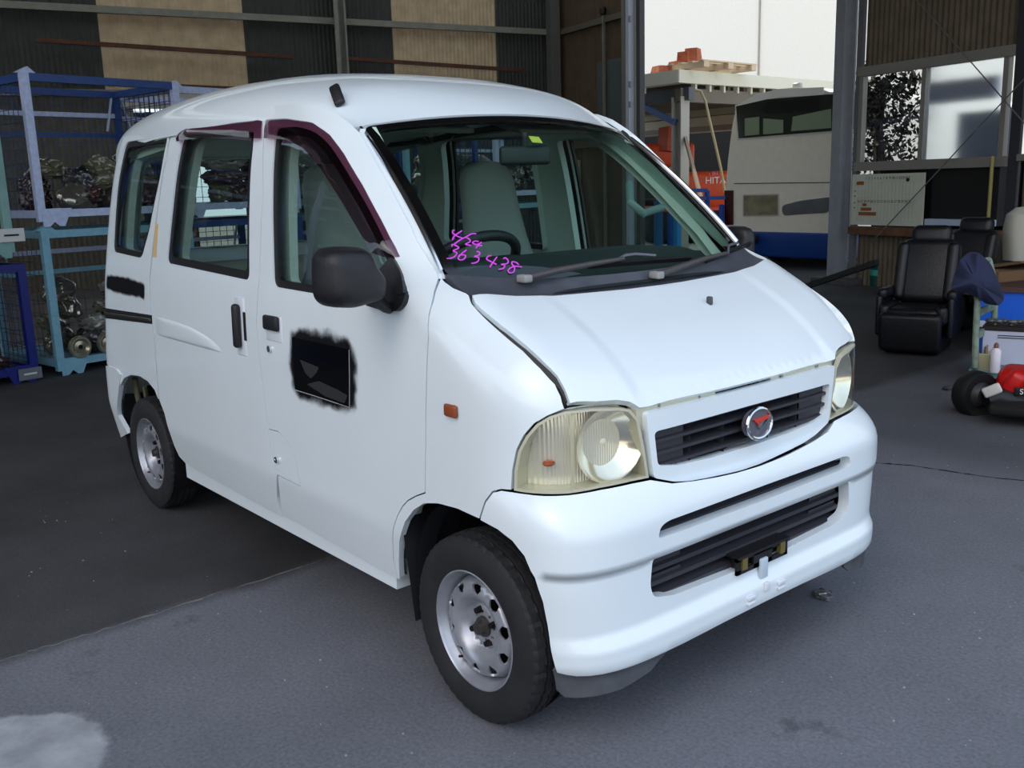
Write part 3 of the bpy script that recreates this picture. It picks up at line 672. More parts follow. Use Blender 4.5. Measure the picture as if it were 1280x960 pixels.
# mirrors
def door_mirror(mir):
    m_ = 1 if mir else -1; par = doorL if mir else doorR
    base = side([(493, 322), (503, 341), (510, 366), (509.4, 380.6), (501.4, 389), (485.4, 388.5), (462, 381.5), (474, 374), (478, 340)])
    b = panel('mirror_base', rnd(base, .012), BODY.P, BLK, par, g=.03, off=.016, thick=.02, mirror=mir, gap=0)
    # housing: rounded shell facing forward
    C = at((434, 346), 1, -.875); h = MB()
    px = [(397, 322), (404, 312), (420, 308.5), (447, 308.5), (457, 316), (461, 330), (472, 345), (474.5, 352), (474.5, 373), (460, 378), (436, 385), (412, 384), (400, 376), (397, 360)]
    ring = [at(p, 1, -.875) for p in px]
    # outline lies in the plane x = const of the mirror, so re-project on it
    xm = C[0]; ring = A([at(p, 0, xm) for p in px]); cen = ring.mean(0); n = 40
    rr = resample(rnd(ring[:, 1:], .02, 4), .02); k = len(rr); vs = []; rows = [(.070, .02), (.068, .45), (.062, .74), (.048, .90), (.026, .98), (0, 1.0), (-.03, 1.0), (-.038, .96), (-.03, .90)]
    for dx, sc in rows:
        for y, z in rr: vs.append((xm+dx-.0, cen[1]+(y-cen[1])*sc, cen[2]+(z-cen[2])*sc))
    f = [(i*k+j, i*k+(j+1) % k, (i+1)*k+(j+1) % k, (i+1)*k+j) for i in range(len(rows)-1) for j in range(k)]+[tuple(range(k-1, -1, -1))]
    h.add(vs, f, True)
    arm = MB(); a0 = at((470, 372), 1, -.79); b0, _ = on_side((492, 384), .0); arm.tube([a0+A([0, -.01, 0]), a0*.5+b0*.5+A([0, 0, -.012]), b0+A([0, -.012, -.004])], [.018, .016, .014], 10)
    gm = MB(); g = [(xm-.034, cen[1]+(y-cen[1])*.88, cen[2]+(z-cen[2])*.88) for y, z in rr]; gm.add(g, [tuple(range(k))])
    for q, nm, mt in ((h, 'mirror_housing', BLK), (arm, 'mirror_arm', BLK), (gm, 'mirror_glass', CHR)):
        if mir: q.v = [(x-.05, .79+(-y-.79)*.45, z-.035) for x, y, z in q.v]; q.f = [w[::-1] for w in q.f]      # the far one is folded in
        q.build(nm, mt, par, auto=70)
door_mirror(False); door_mirror(True)
# handles, locks, rail
HB = mat('white_recess', (.84, .86, .89), .35)
side_plate('handle_recess', (301, 408), .070, .205, .006, .006, HB, slideR, lift=-.0035)
side_plate('door_handle', (300.5, 407), .034, .155, .026, .012, BLK, slideR, lift=.002)
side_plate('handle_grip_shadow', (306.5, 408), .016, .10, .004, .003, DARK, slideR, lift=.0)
side_plate('handle_recess', (342.5, 411), .112, .085, .006, .01, HB, doorR, lift=-.0035)
side_plate('door_handle', (342, 403.5), .098, .050, .018, .012, BLK, doorR, lift=.001)
for P, N in (on_side((338, 436), .002), on_side((347, 574.5), .002)):
    MB().cyl(P-N*.004, P+N*.006, .0115, 16).build('door_lock', CHR, doorR)
rl = side([(131, 376), (160, 385), (190, 394), (190, 405), (160, 397), (131, 388)])
rl = A([(S0+X0+2.84, rl[0][1]+.002), tuple(rl[2]), tuple(rl[3]), (S0+X0+2.84, rl[5][1]+.002)])
panel('slide_rail', rl, BODY.P, mat('dark_rail', (.16, .16, .16), .35, metal=.3), quartR, g=.04, off=.0015, thick=.002, gap=0)
rp = MB(); P1 = [BODY.P(A([u]), A([np.interp(u, [rl[1][0], rl[0][0]], [(rl[1][1]+rl[2][1])/2, (rl[0][1]+rl[3][1])/2])]))[0]+A([0, -.006, 0]) for u in np.linspace(rl[1][0]+.01, rl[0][0]-.05, 8)]
rp.tube(P1, .006, 6); rp.build('slide_rail_bar', mat('greased_steel', (.3, .29, .26), .3, metal=.7), quartR)
# pressed crescent behind the sliding door handle and creases are built as fine raised ribs of body colour
def rib(px, r, parent, name, m=WHITE, lift=-.0):
    Pn = [on_side(p, lift)[0] for p in px]; MB().tube(Pn, r, 8).build(name, m, parent)
def swell(name, px_outer, h, parent):
    """a gentle pressed area: offset surface that returns to the panel at its edge"""
    O = side(px_outer); c = O.mean(0); vs = []; n = len(O); rings = [(1.0, .0003), (.9, h*.45), (.78, h*.8), (.6, h), (.0, h)]
    for t, hh in rings:
        for q in O: uz = c+(q-c)*t; vs.append(BODY.P(A([uz[0]]), A([uz[1]]))[0]+A([0, -hh, 0]))
    f = [(i*n+j, i*n+(j+1) % n, (i+1)*n+(j+1) % n, (i+1)*n+j) for i in range(len(rings)-1) for j in range(n)]
    MB().add(vs, f, True).build(name, WHITE, parent, auto=80)
cres = [(193, 395), (205, 398), (222, 403), (238, 409), (254, 417.5), (266, 426), (275, 435), (278, 441), (262, 437), (240, 431), (215, 424), (197, 419)]
swell('pressed_crescent', [(a, b) for a, b in rnd(A(cres), 4)], .007, slideR)
# tape strip on the pillar
panel('masking_tape', side([(194.5, 280), (198.0, 280), (195.5, 322), (191, 321)]), BODY.P, mat('masking_tape', (.80, .68, .48), .7), quartR, g=.03, off=.0012, thick=.001, gap=0)
# roof front lamp/antenna blob and little stub
P = ROOF(A([-.80]), A([-.80]))[0]; q = None
def roof_f(p):
    xs = np.linspace(-3, -.55, 60); vs = np.linspace(0, 1, 40); X, V = np.meshgrid(xs, vs); Q = ROOF(X.ravel(), V.ravel()).reshape(40, 60, 3)
    i = np.clip(((p[:, 0]+3)/2.45*59).round().astype(int), 0, 59); return p[:, 2]-np.array([np.interp(abs(y), Q[:, k, 1], Q[:, k, 2]) for y, k in zip(p[:, 1], i)])
ra = cast(roof_f, (423, 121), 1.5, 5)
if ra is None: ra = P
print('antenna base', ra)
dx = A([.05, -.012, -.055]); mb = MB(); x_ = dx/np.linalg.norm(dx); n_ = A([.35, -.75, .55]); n_ /= np.linalg.norm(n_); y_ = np.cross(n_, x_); y_ /= np.linalg.norm(y_); n_ = np.cross(x_, y_)
mb.rbox(ra+n_*.008, (.085, .036, .022), .010, np.stack([x_, y_, n_], 1)); mb.build('antenna_base', BLK, roof)
st = MB(); a_ = A([-1.02, -.55, 1.765]); 
# sprayed black patches: thin paint film with ragged soft edge (edge distance stored on the film)
def spray(name, core_px, parent, grow, seed, S=BODY, fuzz=.5):
    O = side(core_px); O = rnd(O, .01); big = inset(O, -grow); V, F = cut2d([resample(big, .012)], .014)
    # signed distance to the core outline
    C = resample(O, .006); d = np.sqrt(((V[:, None, :]-C[None])**2).sum(-1)).min(1); ins = inside(V, [C]); d = np.where(ins, d, -d)
    P = S.P(V[:, 0], V[:, 1])+A([0, -.0022, 0]); me = bpy.data.meshes.new(name); me.from_pydata([tuple(p) for p in P], [], [tuple(int(i) for i in f) for f in F])
    at_ = me.attributes.new('edge', 'FLOAT', 'POINT'); at_.data.foreach_set('value', (d/grow).astype(np.float32)); me.polygons.foreach_set('use_smooth', [True]*len(F)); me.update()
    o = link(name, me, SPRAY, parent); o.matrix_parent_inverse = world_of(parent).inverted(); return o
SPRAY = bpy.data.materials.new('sprayed_black_paint'); SPRAY.use_nodes = True; nt = SPRAY.node_tree; b = nt.nodes['Principled BSDF']
b.inputs['Base Color'].default_value = (.005, .005, .006, 1); b.inputs['Roughness'].default_value = .6; b.inputs['Specular IOR Level'].default_value = .15
at_ = nt.nodes.new('ShaderNodeAttribute'); at_.attribute_name = 'edge'; tc = nt.nodes.new('ShaderNodeTexCoord'); nz = nt.nodes.new('ShaderNodeTexNoise'); nz.inputs['Scale'].default_value = 22; nz.inputs['Detail'].default_value = 3
m1 = nt.nodes.new('ShaderNodeMath'); m1.operation = 'MULTIPLY_ADD'; m1.inputs[1].default_value = 1.0; m1.inputs[2].default_value = -.5
ad = nt.nodes.new('ShaderNodeMath'); ad.operation = 'ADD'; mr = nt.nodes.new('ShaderNodeMapRange'); mr.inputs[1].default_value = -.80; mr.inputs[2].default_value = .02; mr.interpolation_type = 'SMOOTHSTEP'
nt.links.new(tc.outputs['Object'], nz.inputs['Vector']); nt.links.new(nz.outputs[0], m1.inputs[0]); nt.links.new(m1.outputs[0], ad.inputs[0]); nt.links.new(at_.outputs['Fac'], ad.inputs[1]); nt.links.new(ad.outputs[0], mr.inputs[0]); nt.links.new(mr.outputs[0], b.inputs['Alpha'])
spray('sprayed_patch', [(368, 424), (376, 419), (405, 424), (436, 433), (441, 450), (441, 502), (425, 503), (372, 488), (367, 460)], doorR, .045, 1)['label'] = 'black overspray with ragged edge'
spray('sprayed_patch', [(135, 346), (160, 350), (180, 357), (180, 370), (160, 366), (147, 363), (134, 358)], quartR, .022, 2)['label'] = 'black overspray with ragged edge'
sg_ = side([(366, 421), (438, 437), (438.5, 509), (370, 487)])
MGP = mat('glossy_black_sheet', (.012, .012, .016), .16)
pg = panel('magnetic_sheet', sg_, BODY.P, MGP, doorR, g=.03, off=.0035, thick=.002, gap=0); pg['label'] = 'glossy black rectangular sheet'
ed = MB(); E_ = [BODY.P(A([u]), A([z]))[0]+A([0, -.0045, 0]) for u, z in side([(438, 437), (438.5, 473), (438.5, 509), (420, 503), (396, 495), (370, 487)])]
ed.tube(E_, .0011, 5); ed.build('sheet_edge', mat('pale_edge', (.7, .7, .7), .5), doorR)
DG = mat('dull_dark_grey', (.16, .16, .17), .6)
for pl in ([(376, 449), (400, 459), (397, 466), (390, 473), (383, 466)], [(385, 480), (400, 476), (424, 487), (436, 494), (432, 504), (408, 495)]):
    panel('worn_spot', rnd(side(pl), .006), BODY.P, DG, doorR, g=.03, off=.0042, thick=.0, gap=0)
# ---- tailgate and rear corner, rear bumper
def TG(y, z):
    x = -interp(z, (.2, .5, .66, .95, 1.2, 1.45, 1.64, 1.75), (2.925, 2.925, 2.922, 2.915, 2.895, 2.855, 2.79, 2.73))-.03*(1-(np.abs(y)/.62)**2)
    return np.stack([x, y, z], -1)
def yl(z): return float(.60-side_in(A([z]))[0]*.9)
tgz = np.linspace(.60, 1.70, 10)
tgo = A([(yl(z)+.01, z) for z in tgz]+[(-yl(z)-.01, z) for z in tgz[::-1]])
tw = rnd(A([(-.50, 1.16), (.50, 1.16), (.45, 1.60), (-.45, 1.60)]), .06)
tg = panel('tailgate', tgo, TG, WHITE, van, [tw], g=.06, orient=(-1, 0, 0), thick=.03)
panel('tailgate_glass', inset(tw, -.01), TG, GLS, tg, g=.08, off=-.012, orient=(-1, 0, 0), thick=0, gap=0)
for mm in (False, True):
    panel('rear_bumper', A([(S0+X0+2.60, .62), (S0+X0+2.925, .60), (S0+X0+2.925, .30), (S0+X0+2.86, .235), (S0+X0+2.69, .23), (S0+X0+2.70, .30), (S0+X0+2.66, .42), (S0+X0+2.64, .56)]) if False else
          np.concatenate([side([(136, 457), (147, 461), (152, 468), (148.5, 500), (149, 518.8), (161.7, 541.7)]), A([(S0+X0+2.90, .245), (S0+X0+2.925, .32), (S0+X0+2.925, .62)])]), BODY.P, WHITE, van, g=.03, off=.006, thick=.02, mirror=mm)
rbp = MB(); rbp.grid(lambda a, b: A([-2.925-.03*(1-(2*a-1)**2), .62*(2*a-1), .25+.35*b]), 12, 4); rbp.build('rear_bumper_middle', WHITE, van)
for sg in (-1, 1):                                           # rear lamps
    MB().rbox((-2.905, sg*.63, .80), (.05, .10, .28), .02).build('tail_lamp', mat('red_lamp', (.5, .05, .05), .2), tg)
# ---- floor, sills, wheel wells, inner structure
FLO = mat('underbody_black', (.05, .05, .05), .9)
fl = MB(); fl.box((-1.25, 0, .36), (2.2, 1.28, .10)); fl.box((-2.6, 0, .45), (.62, 1.1, .08)); fl.box((.12, 0, .42), (.42, .9, .2)); fl.build('underbody', FLO, van)
for sg in (-1, 1):
    s_ = MB(); s_.box((-1.22, sg*.66, .285), (1.62, .07, .09)); s_.build('sill', WHITE, van)
    for xc, zc in ((0.0, .33), (-2.45, .33)):
        w = MB(); w.lathe((xc, sg*(.655 if xc else .60), zc), (0, -sg, 0), [(-.045, .312), (.0, .305), (.17, .30), (.20, .0)], 24, u=(1, 0, 0), a0=-.6 if sg < 0 else PI-.6+PI*0, a1=PI+.6 if sg < 0 else 2*PI+.6)
        w.build('wheel_well', FLO, van)
fpx = MB(); f0 = at((508, 700), 1, -.69)
fpx.grid(lambda a, b: A([-.325+.045*b-.0*a, -.720+.15*a, .50-.31*b]), 4, 6); fpx.build('mud_flap', mat('mud_flap_rubber', (.11, .11, .13), .6), van)
fl2 = MB(); fl2.grid(lambda a, b: A([-.335+.10*b**1.3, .715-.15*a, .50-.36*b]), 4, 6); fl2.build('mud_flap', MATS['mud_flap_rubber'], van)
# liner ribs in the front wheel well
lin_ = MB()
lin_.lathe((0, -.70, .33), (0, 1, 0), [(0, .288), (.06, .282), (.07, .292), (.14, .292)], 14, u=(-1, 0, 0), a0=-.15, a1=.95)
lin_.build('wheel_well_liner', mat('liner_plastic', (.13, .13, .15), .5), van)
stt = MB(); stt.tube([(-2.66, -.66, .58), (-2.68, -.65, .50), (-2.67, -.64, .40), (-2.70, -.64, .30)], .014, 8); stt.tube([(-2.60, -.64, .55), (-2.64, -.62, .46), (-2.60, -.60, .44)], .012, 8)
stt.build('fuel_filler_pipe', mat('dirty_beige_pipe', (.42, .40, .33), .6), van)
# ---- wheels
def wheel(x, sg, ylip, R=.262, nut=True):
    tb = MB(); C = (x, 0, R-.001); w_ = .145; yo = abs(ylip)+.012
    prof = [(yo-.020, .160), (yo-.010, .166), (yo-.003, .185), (yo, .208), (yo-.003, .232), (yo-.010, .250), (yo-.018, .257)]
    gro = [(yo-.040, .2605), (yo-.043, .2605), (yo-.044, .253), (yo-.050, .253), (yo-.051, .262), (yo-.070, .2625), (yo-.071, .253), (yo-.077, .253), (yo-.078, .2625), (yo-.095, .262), (yo-.096, .253), (yo-.102, .253), (yo-.103, .2605)]
    end = [(yo-.130, .257), (yo-.142, .24), (yo-.145, .205), (yo-.13, .165)]
    P = prof+gro+end; n = 144
    def rad(i, k, r):
        if 5 <= i <= 7 and k % 3 == 0: return r-.0035
        if 7 <= i <= 19 and (k+i//4) % 4 == 0: return r-.005 if r > .255 else r
        return r
    tb.lathe(C, (0, sg, 0), P, n, rad=rad); t = tb.build('tyre', TYRE, van, auto=25)
    rm = MB(); yl_ = abs(ylip)
    rm.lathe(C, (0, sg, 0), [(yl_-.010, .1655), (yl_+.002, .1665), (yl_+.003, .163), (yl_-.003, .1585), (yl_-.014, .157), (yl_-.020, .150), (yl_-.034, .147), (yl_-.048, .146), (yl_-.07, .135), (yl_-.13, .135)], 64)
    r_ = rm.build('wheel_rim', STEEL, van, auto=50)
    def disc(u, v):
        r = np.hypot(u, v); h = interp(r, (0, .050, .056, .064, .074, .086, .100, .118, .131, .139, .147), (-.040, -.040, -.042, -.044, -.030, -.015, -.008, -.010, -.016, -.036, -.058))
        return np.stack([x+u, sg*(yl_+h), C[2]+v], -1)
    circ = lambda r, n=60, cx=0, cy=0: A([(cx+r*math.cos(a), cy+r*math.sin(a)) for a in np.linspace(0, 2*PI, n, endpoint=False)])
    holes = []
    for k in range(10):
        a = 2*PI*k/10+.25; ca, sa = math.cos(a), math.sin(a); tri = [(.098, 0), (.119, -.0195), (.1315, -.014), (.1315, .014), (.119, .0195)]
        holes.append(rnd(A([(p*ca-q_*sa, p*sa+q_*ca) for p, q_ in tri]), .006, 3))
    for k in range(8):
        a = 2*PI*k/8+.15+.0; holes.append(circ(.0055, 10, .040*math.cos(a), .040*math.sin(a)))
    panel('wheel_disc', circ(.1465), disc, STEEL, r_, holes, g=.012, orient=(0, sg, 0), thick=.006, gap=0)
    MB().cyl((x, sg*(yl_-.12), C[2]), (x, sg*(yl_-.075), C[2]), .13, 24).build('brake_drum', mat('rusty_drum', (.10, .07, .06), .8), r_)
    NUT = mat('rusty_nut', (.14, .12, .12), .45, metal=.5)
    for k in range(4):
        a = PI/2*k+.42; q_ = A([x+.046*math.cos(a), 0, C[2]+.046*math.sin(a)]); m = MB(); m.cyl(q_+A([0, sg*(yl_-.044), 0]), q_+A([0, sg*(yl_-.024), 0]), .0115, 6, .0085); m.build('wheel_nut', NUT, r_)
    m = MB(); m.lathe(C, (0, sg, 0), [(yl_-.043, .030), (yl_-.030, .028), (yl_-.028, .020), (yl_-.012, .017), (yl_-.011, .011), (yl_-.014, .002)], 20); m.build('hub_centre', mat('oily_hub', (.35, .34, .33), .35, metal=.7), r_)
    m = MB(); a = 4.1; m.cyl((x+.142*math.cos(a), sg*(yl_-.03), C[2]+.142*math.sin(a)), (x+.128*math.cos(a), sg*(yl_-.004), C[2]+.128*math.sin(a)), .004, 8); m.build('tyre_valve', RUB, r_)
wheel(0, -1, .721); wheel(-2.45, -1, .697); wheel(0, 1, .721); wheel(-2.45, 1, .697)
ax_ = MB(); ax_.cyl((-2.45, -.6, .26), (-2.45, .6, .26), .035, 10); ax_.cyl((0, -.55, .24), (0, .55, .24), .03, 10); ax_.build('axle', FLO, van)
# ---- interior
dash = MB()
dash.grid(lambda a, b: A([-.02-.075*(2*a-1)**2-.46*b+.02, .60*(1-2*a), 1.135+.075*min(1, b*1.6)**1.2-(.03*(2*a-1)**4)-(.24 if b >= .999 else 0)]), 20, 8)
dash.build('dashboard', DASH, van, auto=50)
bn = MB(); bn.rbox((-.38, -.33, 1.185), (.16, .34, .05), .02); bn.build('instrument_hood', DASH, van)
sw = MB(); hub = at((604, 322), 1, -.33); swc = A([-.50, -.33, 1.165]); nrm = A([-.62, 0, .78]); e1_ = A([0, 1., 0]); e2_ = np.cross(nrm, e1_)
sw.tube([swc+.185*math.cos(a)*e1_+.185*math.sin(a)*e2_ for a in np.linspace(0, 2*PI, 40, endpoint=False)], .0165, 10, close=True)
sw.tube([swc+.175*e1_, swc-.02*nrm, swc-.175*e1_], .016, 8); sw.cyl(swc-.03*nrm, swc+.01*nrm, .06, 16); sw.cyl(swc-.02*nrm, swc-.28*nrm, .03, 12)
sw.build('steering_wheel', BLK, van)
def seat(x, y, z0=.78):
    c = MB(); s_ = 0
    c.rbox((x+.10, y, z0), (.48, .46, .14), .05)
    o = c.build('seat_cushion', SEAT2, van)
    b = MB(); prof = [(.0, .235), (.10, .24), (.22, .235), (.31, .205), (.37, .165), (.44, .145), (.55, .138), (.66, .130), (.71, .112), (.735, .07), (.74, .02)]; n = 20; vs = []
    for h, w in prof:
        for k in range(n):
            a = 2*PI*k/n; ca, sa = math.cos(a), math.sin(a); q_ = (abs(ca)**3.2+abs(sa)**3.2)**(-1/3.2)
            vs.append((x-.16-.20*h+(.065 if h < .45 else .048)*q_*ca, y+w*q_*sa, z0+.02+h))
    m = len(prof); q4 = lambda i: [(i*n+k, i*n+(k+1) % n, (i+1)*n+(k+1) % n, (i+1)*n+k) for k in range(n)]
    f = sum((q4(i) for i in range(3)), []); b.add(vs[:4*n], f, True); sb_ = b.build('seat_back', SEAT2, van, auto=70)
    b = MB(); f = sum((q4(i) for i in range(m-4)), [])+[tuple((m-4)*n+k for k in range(n))]; b.add(vs[3*n:], f, True); b.build('headrest', SEATM, sb_, auto=70)
seat(-.92, -.35, .76); seat(-.92, .35, .76)
rs_ = MB(); rs_.rbox((-1.85, 0, .74), (.42, 1.1, .16), .05); rs_.build('rear_seat_cushion', SEAT2, van)
rb_ = MB(); rb_.rbox((-2.08, 0, .93), (.14, 1.1, .42), .05); rb_.build('rear_seat_back', SEATM, van)
hl_ = MB(); hl_.grid(lambda a, b: ROOF(A([-2.75+1.95*a]), A([.86*(2*b-1)]))[0]-A([0, 0, .05]), 14, 12); hl_.build('headliner', TRIM, van)
for sg in (-1, 1):
    g_ = MB(); g_.grid(lambda a, b: A([-.165-.475*b-(.09+.05*b)*a, sg*(.605-.075*b+.04*a), 1.19+.42*b+.0*a]), 2, 8); 
    g_.build('pillar_trim_panel', mat('pale_green_trim', (.74, .84, .80), .6), van)
gh_ = MB(); gp = [onws(p, -.06) for p in ((797, 213), (799, 236), (815, 250), (838, 243))]
gh_.tube(gp, .014, 10); gh_.build('grab_handle', mat('grey_green_handle', (.40, .48, .47), .6), van)
im = MB(); c_ = onws((656, 195)); c_ = c_+(c_-CAM)/np.linalg.norm(c_-CAM)*.13; R_ = np.array(Matrix.Rotation(math.radians(-22), 3, 'Z')); im.rbox(c_, (.03, .175, .062), .014, R_); mt_ = onws((655, 166)); im.tube([mt_, mt_*.5+c_*.5+A([.0, 0, .012]), c_+A([0.0, 0, .02])], .009, 8); im.build('rear_view_mirror', mat('mirror_back_grey', (.13, .15, .15), .5), van)
sv = MB()
for sg in (-1, 1): sv.rbox((-.80, sg*.30, 1.63), (.20, .40, .02), .009, np.array(Matrix.Rotation(math.radians(14), 3, 'Y')))
sv.build('sun_visor', mat('sun_visor_grey', (.34, .36, .34), .8), van)
c_ = onws((669, 172), -.004); st_ = MB(); a_, b_, d_, e_ = (onws(p, -.003) for p in ((661, 169), (674, 170), (679, 178), (666, 177))); st_.add([a_, b_, d_, e_], [(0, 1, 2, 3)]); st_.build('inspection_sticker', mat('yellow_sticker', (.85, .85, .35), .6), wsg)
# ================================================================ the shed: right wall runs along E1, back wall along E2
E1 = A([math.cos(math.radians(168)), math.sin(math.radians(168)), 0]); E2 = A([math.cos(math.radians(78)), math.sin(math.radians(78)), 0]); EZ = A([0, 0, 1.])
P0 = A([-5.108, 9.359, 0])
W = lambda a, b, z: P0+a*E1+b*E2+z*EZ
def wp(p, b=0.0):
    """seen point on the right wall plane -> (a, z)"""
    d = ray(p); t = ((P0+b*E2-CAM)@E2)/(d@E2); q = CAM+t*d; return float((q-P0)@E1), float(q[2])
def bp_(p, a=7.03):
    d = ray(p); t = ((P0+a*E1-CAM)@E1)/(d@E1); q = CAM+t*d; return float((q-P0)@E2), float(q[2])
Rw = np.stack([E1, E2, EZ], 1)
def wbox(mb, a0, a1, b0, b1, z0, z1): return mb.box(W((a0+a1)/2, (b0+b1)/2, (z0+z1)/2), (abs(a1-a0), abs(b1-b0), abs(z1-z0)), Rw)
def corr(name, axis, s0, s1, z0, z1, pos, m, kind='structure', pitch=.076, amp=.009, parent=None, face=1):
    """corrugated sheet standing along axis 'a' or 'b'"""
    n = max(8, int(abs(s1-s0)/pitch*6)); mb = MB()
    def fn(u, v):
        s = s0+(s1-s0)*u; d = amp*math.sin(2*PI*s/pitch)
        return W(s, pos+d, z0+(z1-z0)*v) if axis == 'a' else W(pos+d, s, z0+(z1-z0)*v)
    mb.grid(fn, n, 1); o = mb.build(name, m, parent, auto=80)
    if kind: o['kind'] = kind
    return o
def asphalt():
    m = bpy.data.materials.new('worn_asphalt'); m.use_nodes = True; nt = m.node_tree; b = nt.nodes['Principled BSDF']; N = nt.nodes.new; L = nt.links.new
    tc = N('ShaderNodeTexCoord')
    def noise(s, d=4, r=.6):
        n = N('ShaderNodeTexNoise'); n.inputs['Scale'].default_value = s; n.inputs['Detail'].default_value = d; n.inputs['Roughness'].default_value = r; L(tc.outputs['Object'], n.inputs['Vector']); return n
    def ramp(n, p0, c0, p1, c1):
        r = N('ShaderNodeValToRGB'); r.color_ramp.elements[0].position = p0; r.color_ramp.elements[1].position = p1; r.color_ramp.elements[0].color = (*c0, 1); r.color_ramp.elements[1].color = (*c1, 1); L(n, r.inputs[0]); return r
    def mix(f, a, c, t='MIX'):
        x = N('ShaderNodeMixRGB'); x.blend_type = t
        if isinstance(f, float): x.inputs[0].default_value = f
        else: L(f, x.inputs[0])
        for i, q in ((1, a), (2, c)):
            if isinstance(q, tuple): x.inputs[i].default_value = (*q, 1)
            else: L(q, x.inputs[i])
        return x.outputs[0]
    sep = N('ShaderNodeSeparateXYZ'); L(tc.outputs['Object'], sep.inputs[0])
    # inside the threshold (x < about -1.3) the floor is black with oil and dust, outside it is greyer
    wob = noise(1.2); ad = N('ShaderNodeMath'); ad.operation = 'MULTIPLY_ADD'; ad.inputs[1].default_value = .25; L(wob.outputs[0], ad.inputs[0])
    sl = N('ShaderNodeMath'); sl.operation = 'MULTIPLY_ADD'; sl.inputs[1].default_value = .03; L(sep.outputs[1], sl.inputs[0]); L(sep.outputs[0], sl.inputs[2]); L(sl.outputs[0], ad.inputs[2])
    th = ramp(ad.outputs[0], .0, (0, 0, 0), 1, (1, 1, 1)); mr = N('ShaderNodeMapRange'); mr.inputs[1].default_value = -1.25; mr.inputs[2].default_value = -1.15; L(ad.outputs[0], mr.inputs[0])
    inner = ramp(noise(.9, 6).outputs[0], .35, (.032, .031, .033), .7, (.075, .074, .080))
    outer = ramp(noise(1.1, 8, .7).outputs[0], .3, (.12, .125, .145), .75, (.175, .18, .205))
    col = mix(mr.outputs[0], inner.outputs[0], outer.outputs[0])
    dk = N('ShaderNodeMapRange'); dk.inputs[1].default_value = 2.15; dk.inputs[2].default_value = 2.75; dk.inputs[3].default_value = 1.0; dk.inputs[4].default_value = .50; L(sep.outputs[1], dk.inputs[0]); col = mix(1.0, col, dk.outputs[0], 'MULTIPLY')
    agg = ramp(noise(85, 3, .7).outputs[0], .30, (.72, .72, .72), .72, (1.3, 1.3, 1.3)); col = mix(1.0, col, agg.outputs[0], 'MULTIPLY')
    sp = N('ShaderNodeTexVoronoi'); sp.inputs['Scale'].default_value = 26; L(tc.outputs['Object'], sp.inputs['Vector']); spr = ramp(sp.outputs['Distance'], .045, (1, 1, 1), .075, (0, 0, 0))
    msk = ramp(noise(7).outputs[0], .56, (0, 0, 0), .62, (1, 1, 1)); f = mix(1.0, spr.outputs[0], msk.outputs[0], 'MULTIPLY'); col = mix(f, col, (.45, .45, .46))
    st = ramp(noise(2.3, 6, .7).outputs[0], .62, (0, 0, 0), .72, (.6, .6, .6)); col = mix(st.outputs[0], col, (.03, .03, .034))
    # pale concrete patch at the near left
    vm = N('ShaderNodeVectorMath'); vm.operation = 'DISTANCE'; L(tc.outputs['Object'], vm.inputs[0]); pc = at((5, 950), 2, 0); vm.inputs[1].default_value = (pc[0], pc[1], 0)
    pn = noise(3.5, 6); pa = N('ShaderNodeMath'); pa.operation = 'MULTIPLY_ADD'; pa.inputs[1].default_value = .22; L(pn.outputs[0], pa.inputs[0]); L(vm.outputs['Value'], pa.inputs[2])
    pr = ramp(pa.outputs[0], .345, (.9, .9, .9), .37, (0, 0, 0)); pcol = ramp(noise(9, 6).outputs[0], .35, (.27, .28, .30), .7, (.42, .43, .46)); col = mix(pr.outputs[0], col, pcol.outputs[0])
    L(col, b.inputs['Base Color']); b.inputs['Roughness'].default_value = .82
    bn = N('ShaderNodeBump'); bn.inputs['Strength'].default_value = .35; bn.inputs['Distance'].default_value = .006; L(noise(120, 4, .7).outputs[0], bn.inputs['Height']); L(bn.outputs[0], b.inputs['Normal']); return m
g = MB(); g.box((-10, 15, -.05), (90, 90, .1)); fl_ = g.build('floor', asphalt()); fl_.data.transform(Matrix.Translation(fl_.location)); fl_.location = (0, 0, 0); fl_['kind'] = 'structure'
CON = mat('bounce_concrete', (.74, .71, .66), .9, noise=.1, nscale=2)
t = MB(); wbox(t, -9, 9.5, 2.6, 34, -.05, .004); o = t.build('bounce_pavement', CON); o['kind'] = 'structure'  # pale yard slab, added to bounce light up onto the bus
t = MB(); wbox(t, -30, -12.5, -25, 12, -.05, .004); o = t.build('bounce_pavement', CON); o['kind'] = 'structure'  # unseen slab behind the camera, added to bounce warm light on the van front
# slab joint across the threshold and crack at the right (thin raised lips)
JM = mat('joint_grit', (.42, .42, .43), .9, noise=.3, nscale=20)
def joint(pts, r, name='trim_1', m=JM):
    mb = MB(); P = [at(p, 2, .0) for p in pts]; Q = []
    for i in range(len(P)-1):
        for k in range(8): Q.append(P[i]+(P[i+1]-P[i])*k/8+A([RNG.normal(0, .006), 0, -.002+RNG.normal(0, .0012)]))
    Q.append(P[-1]); mb.tube(Q, r, 5); o = mb.build(name, m); o['kind'] = 'structure'
joint([(-40, 842), (0, 828), (60, 808), (130, 787), (230, 755), (380, 708), (470, 675)], .004)
joint([(1095, 579), (1140, 582), (1190, 590), (1240, 597), (1300, 603)], .005, 'trim_2', mat('joint_dark', (.05, .05, .055), .9))
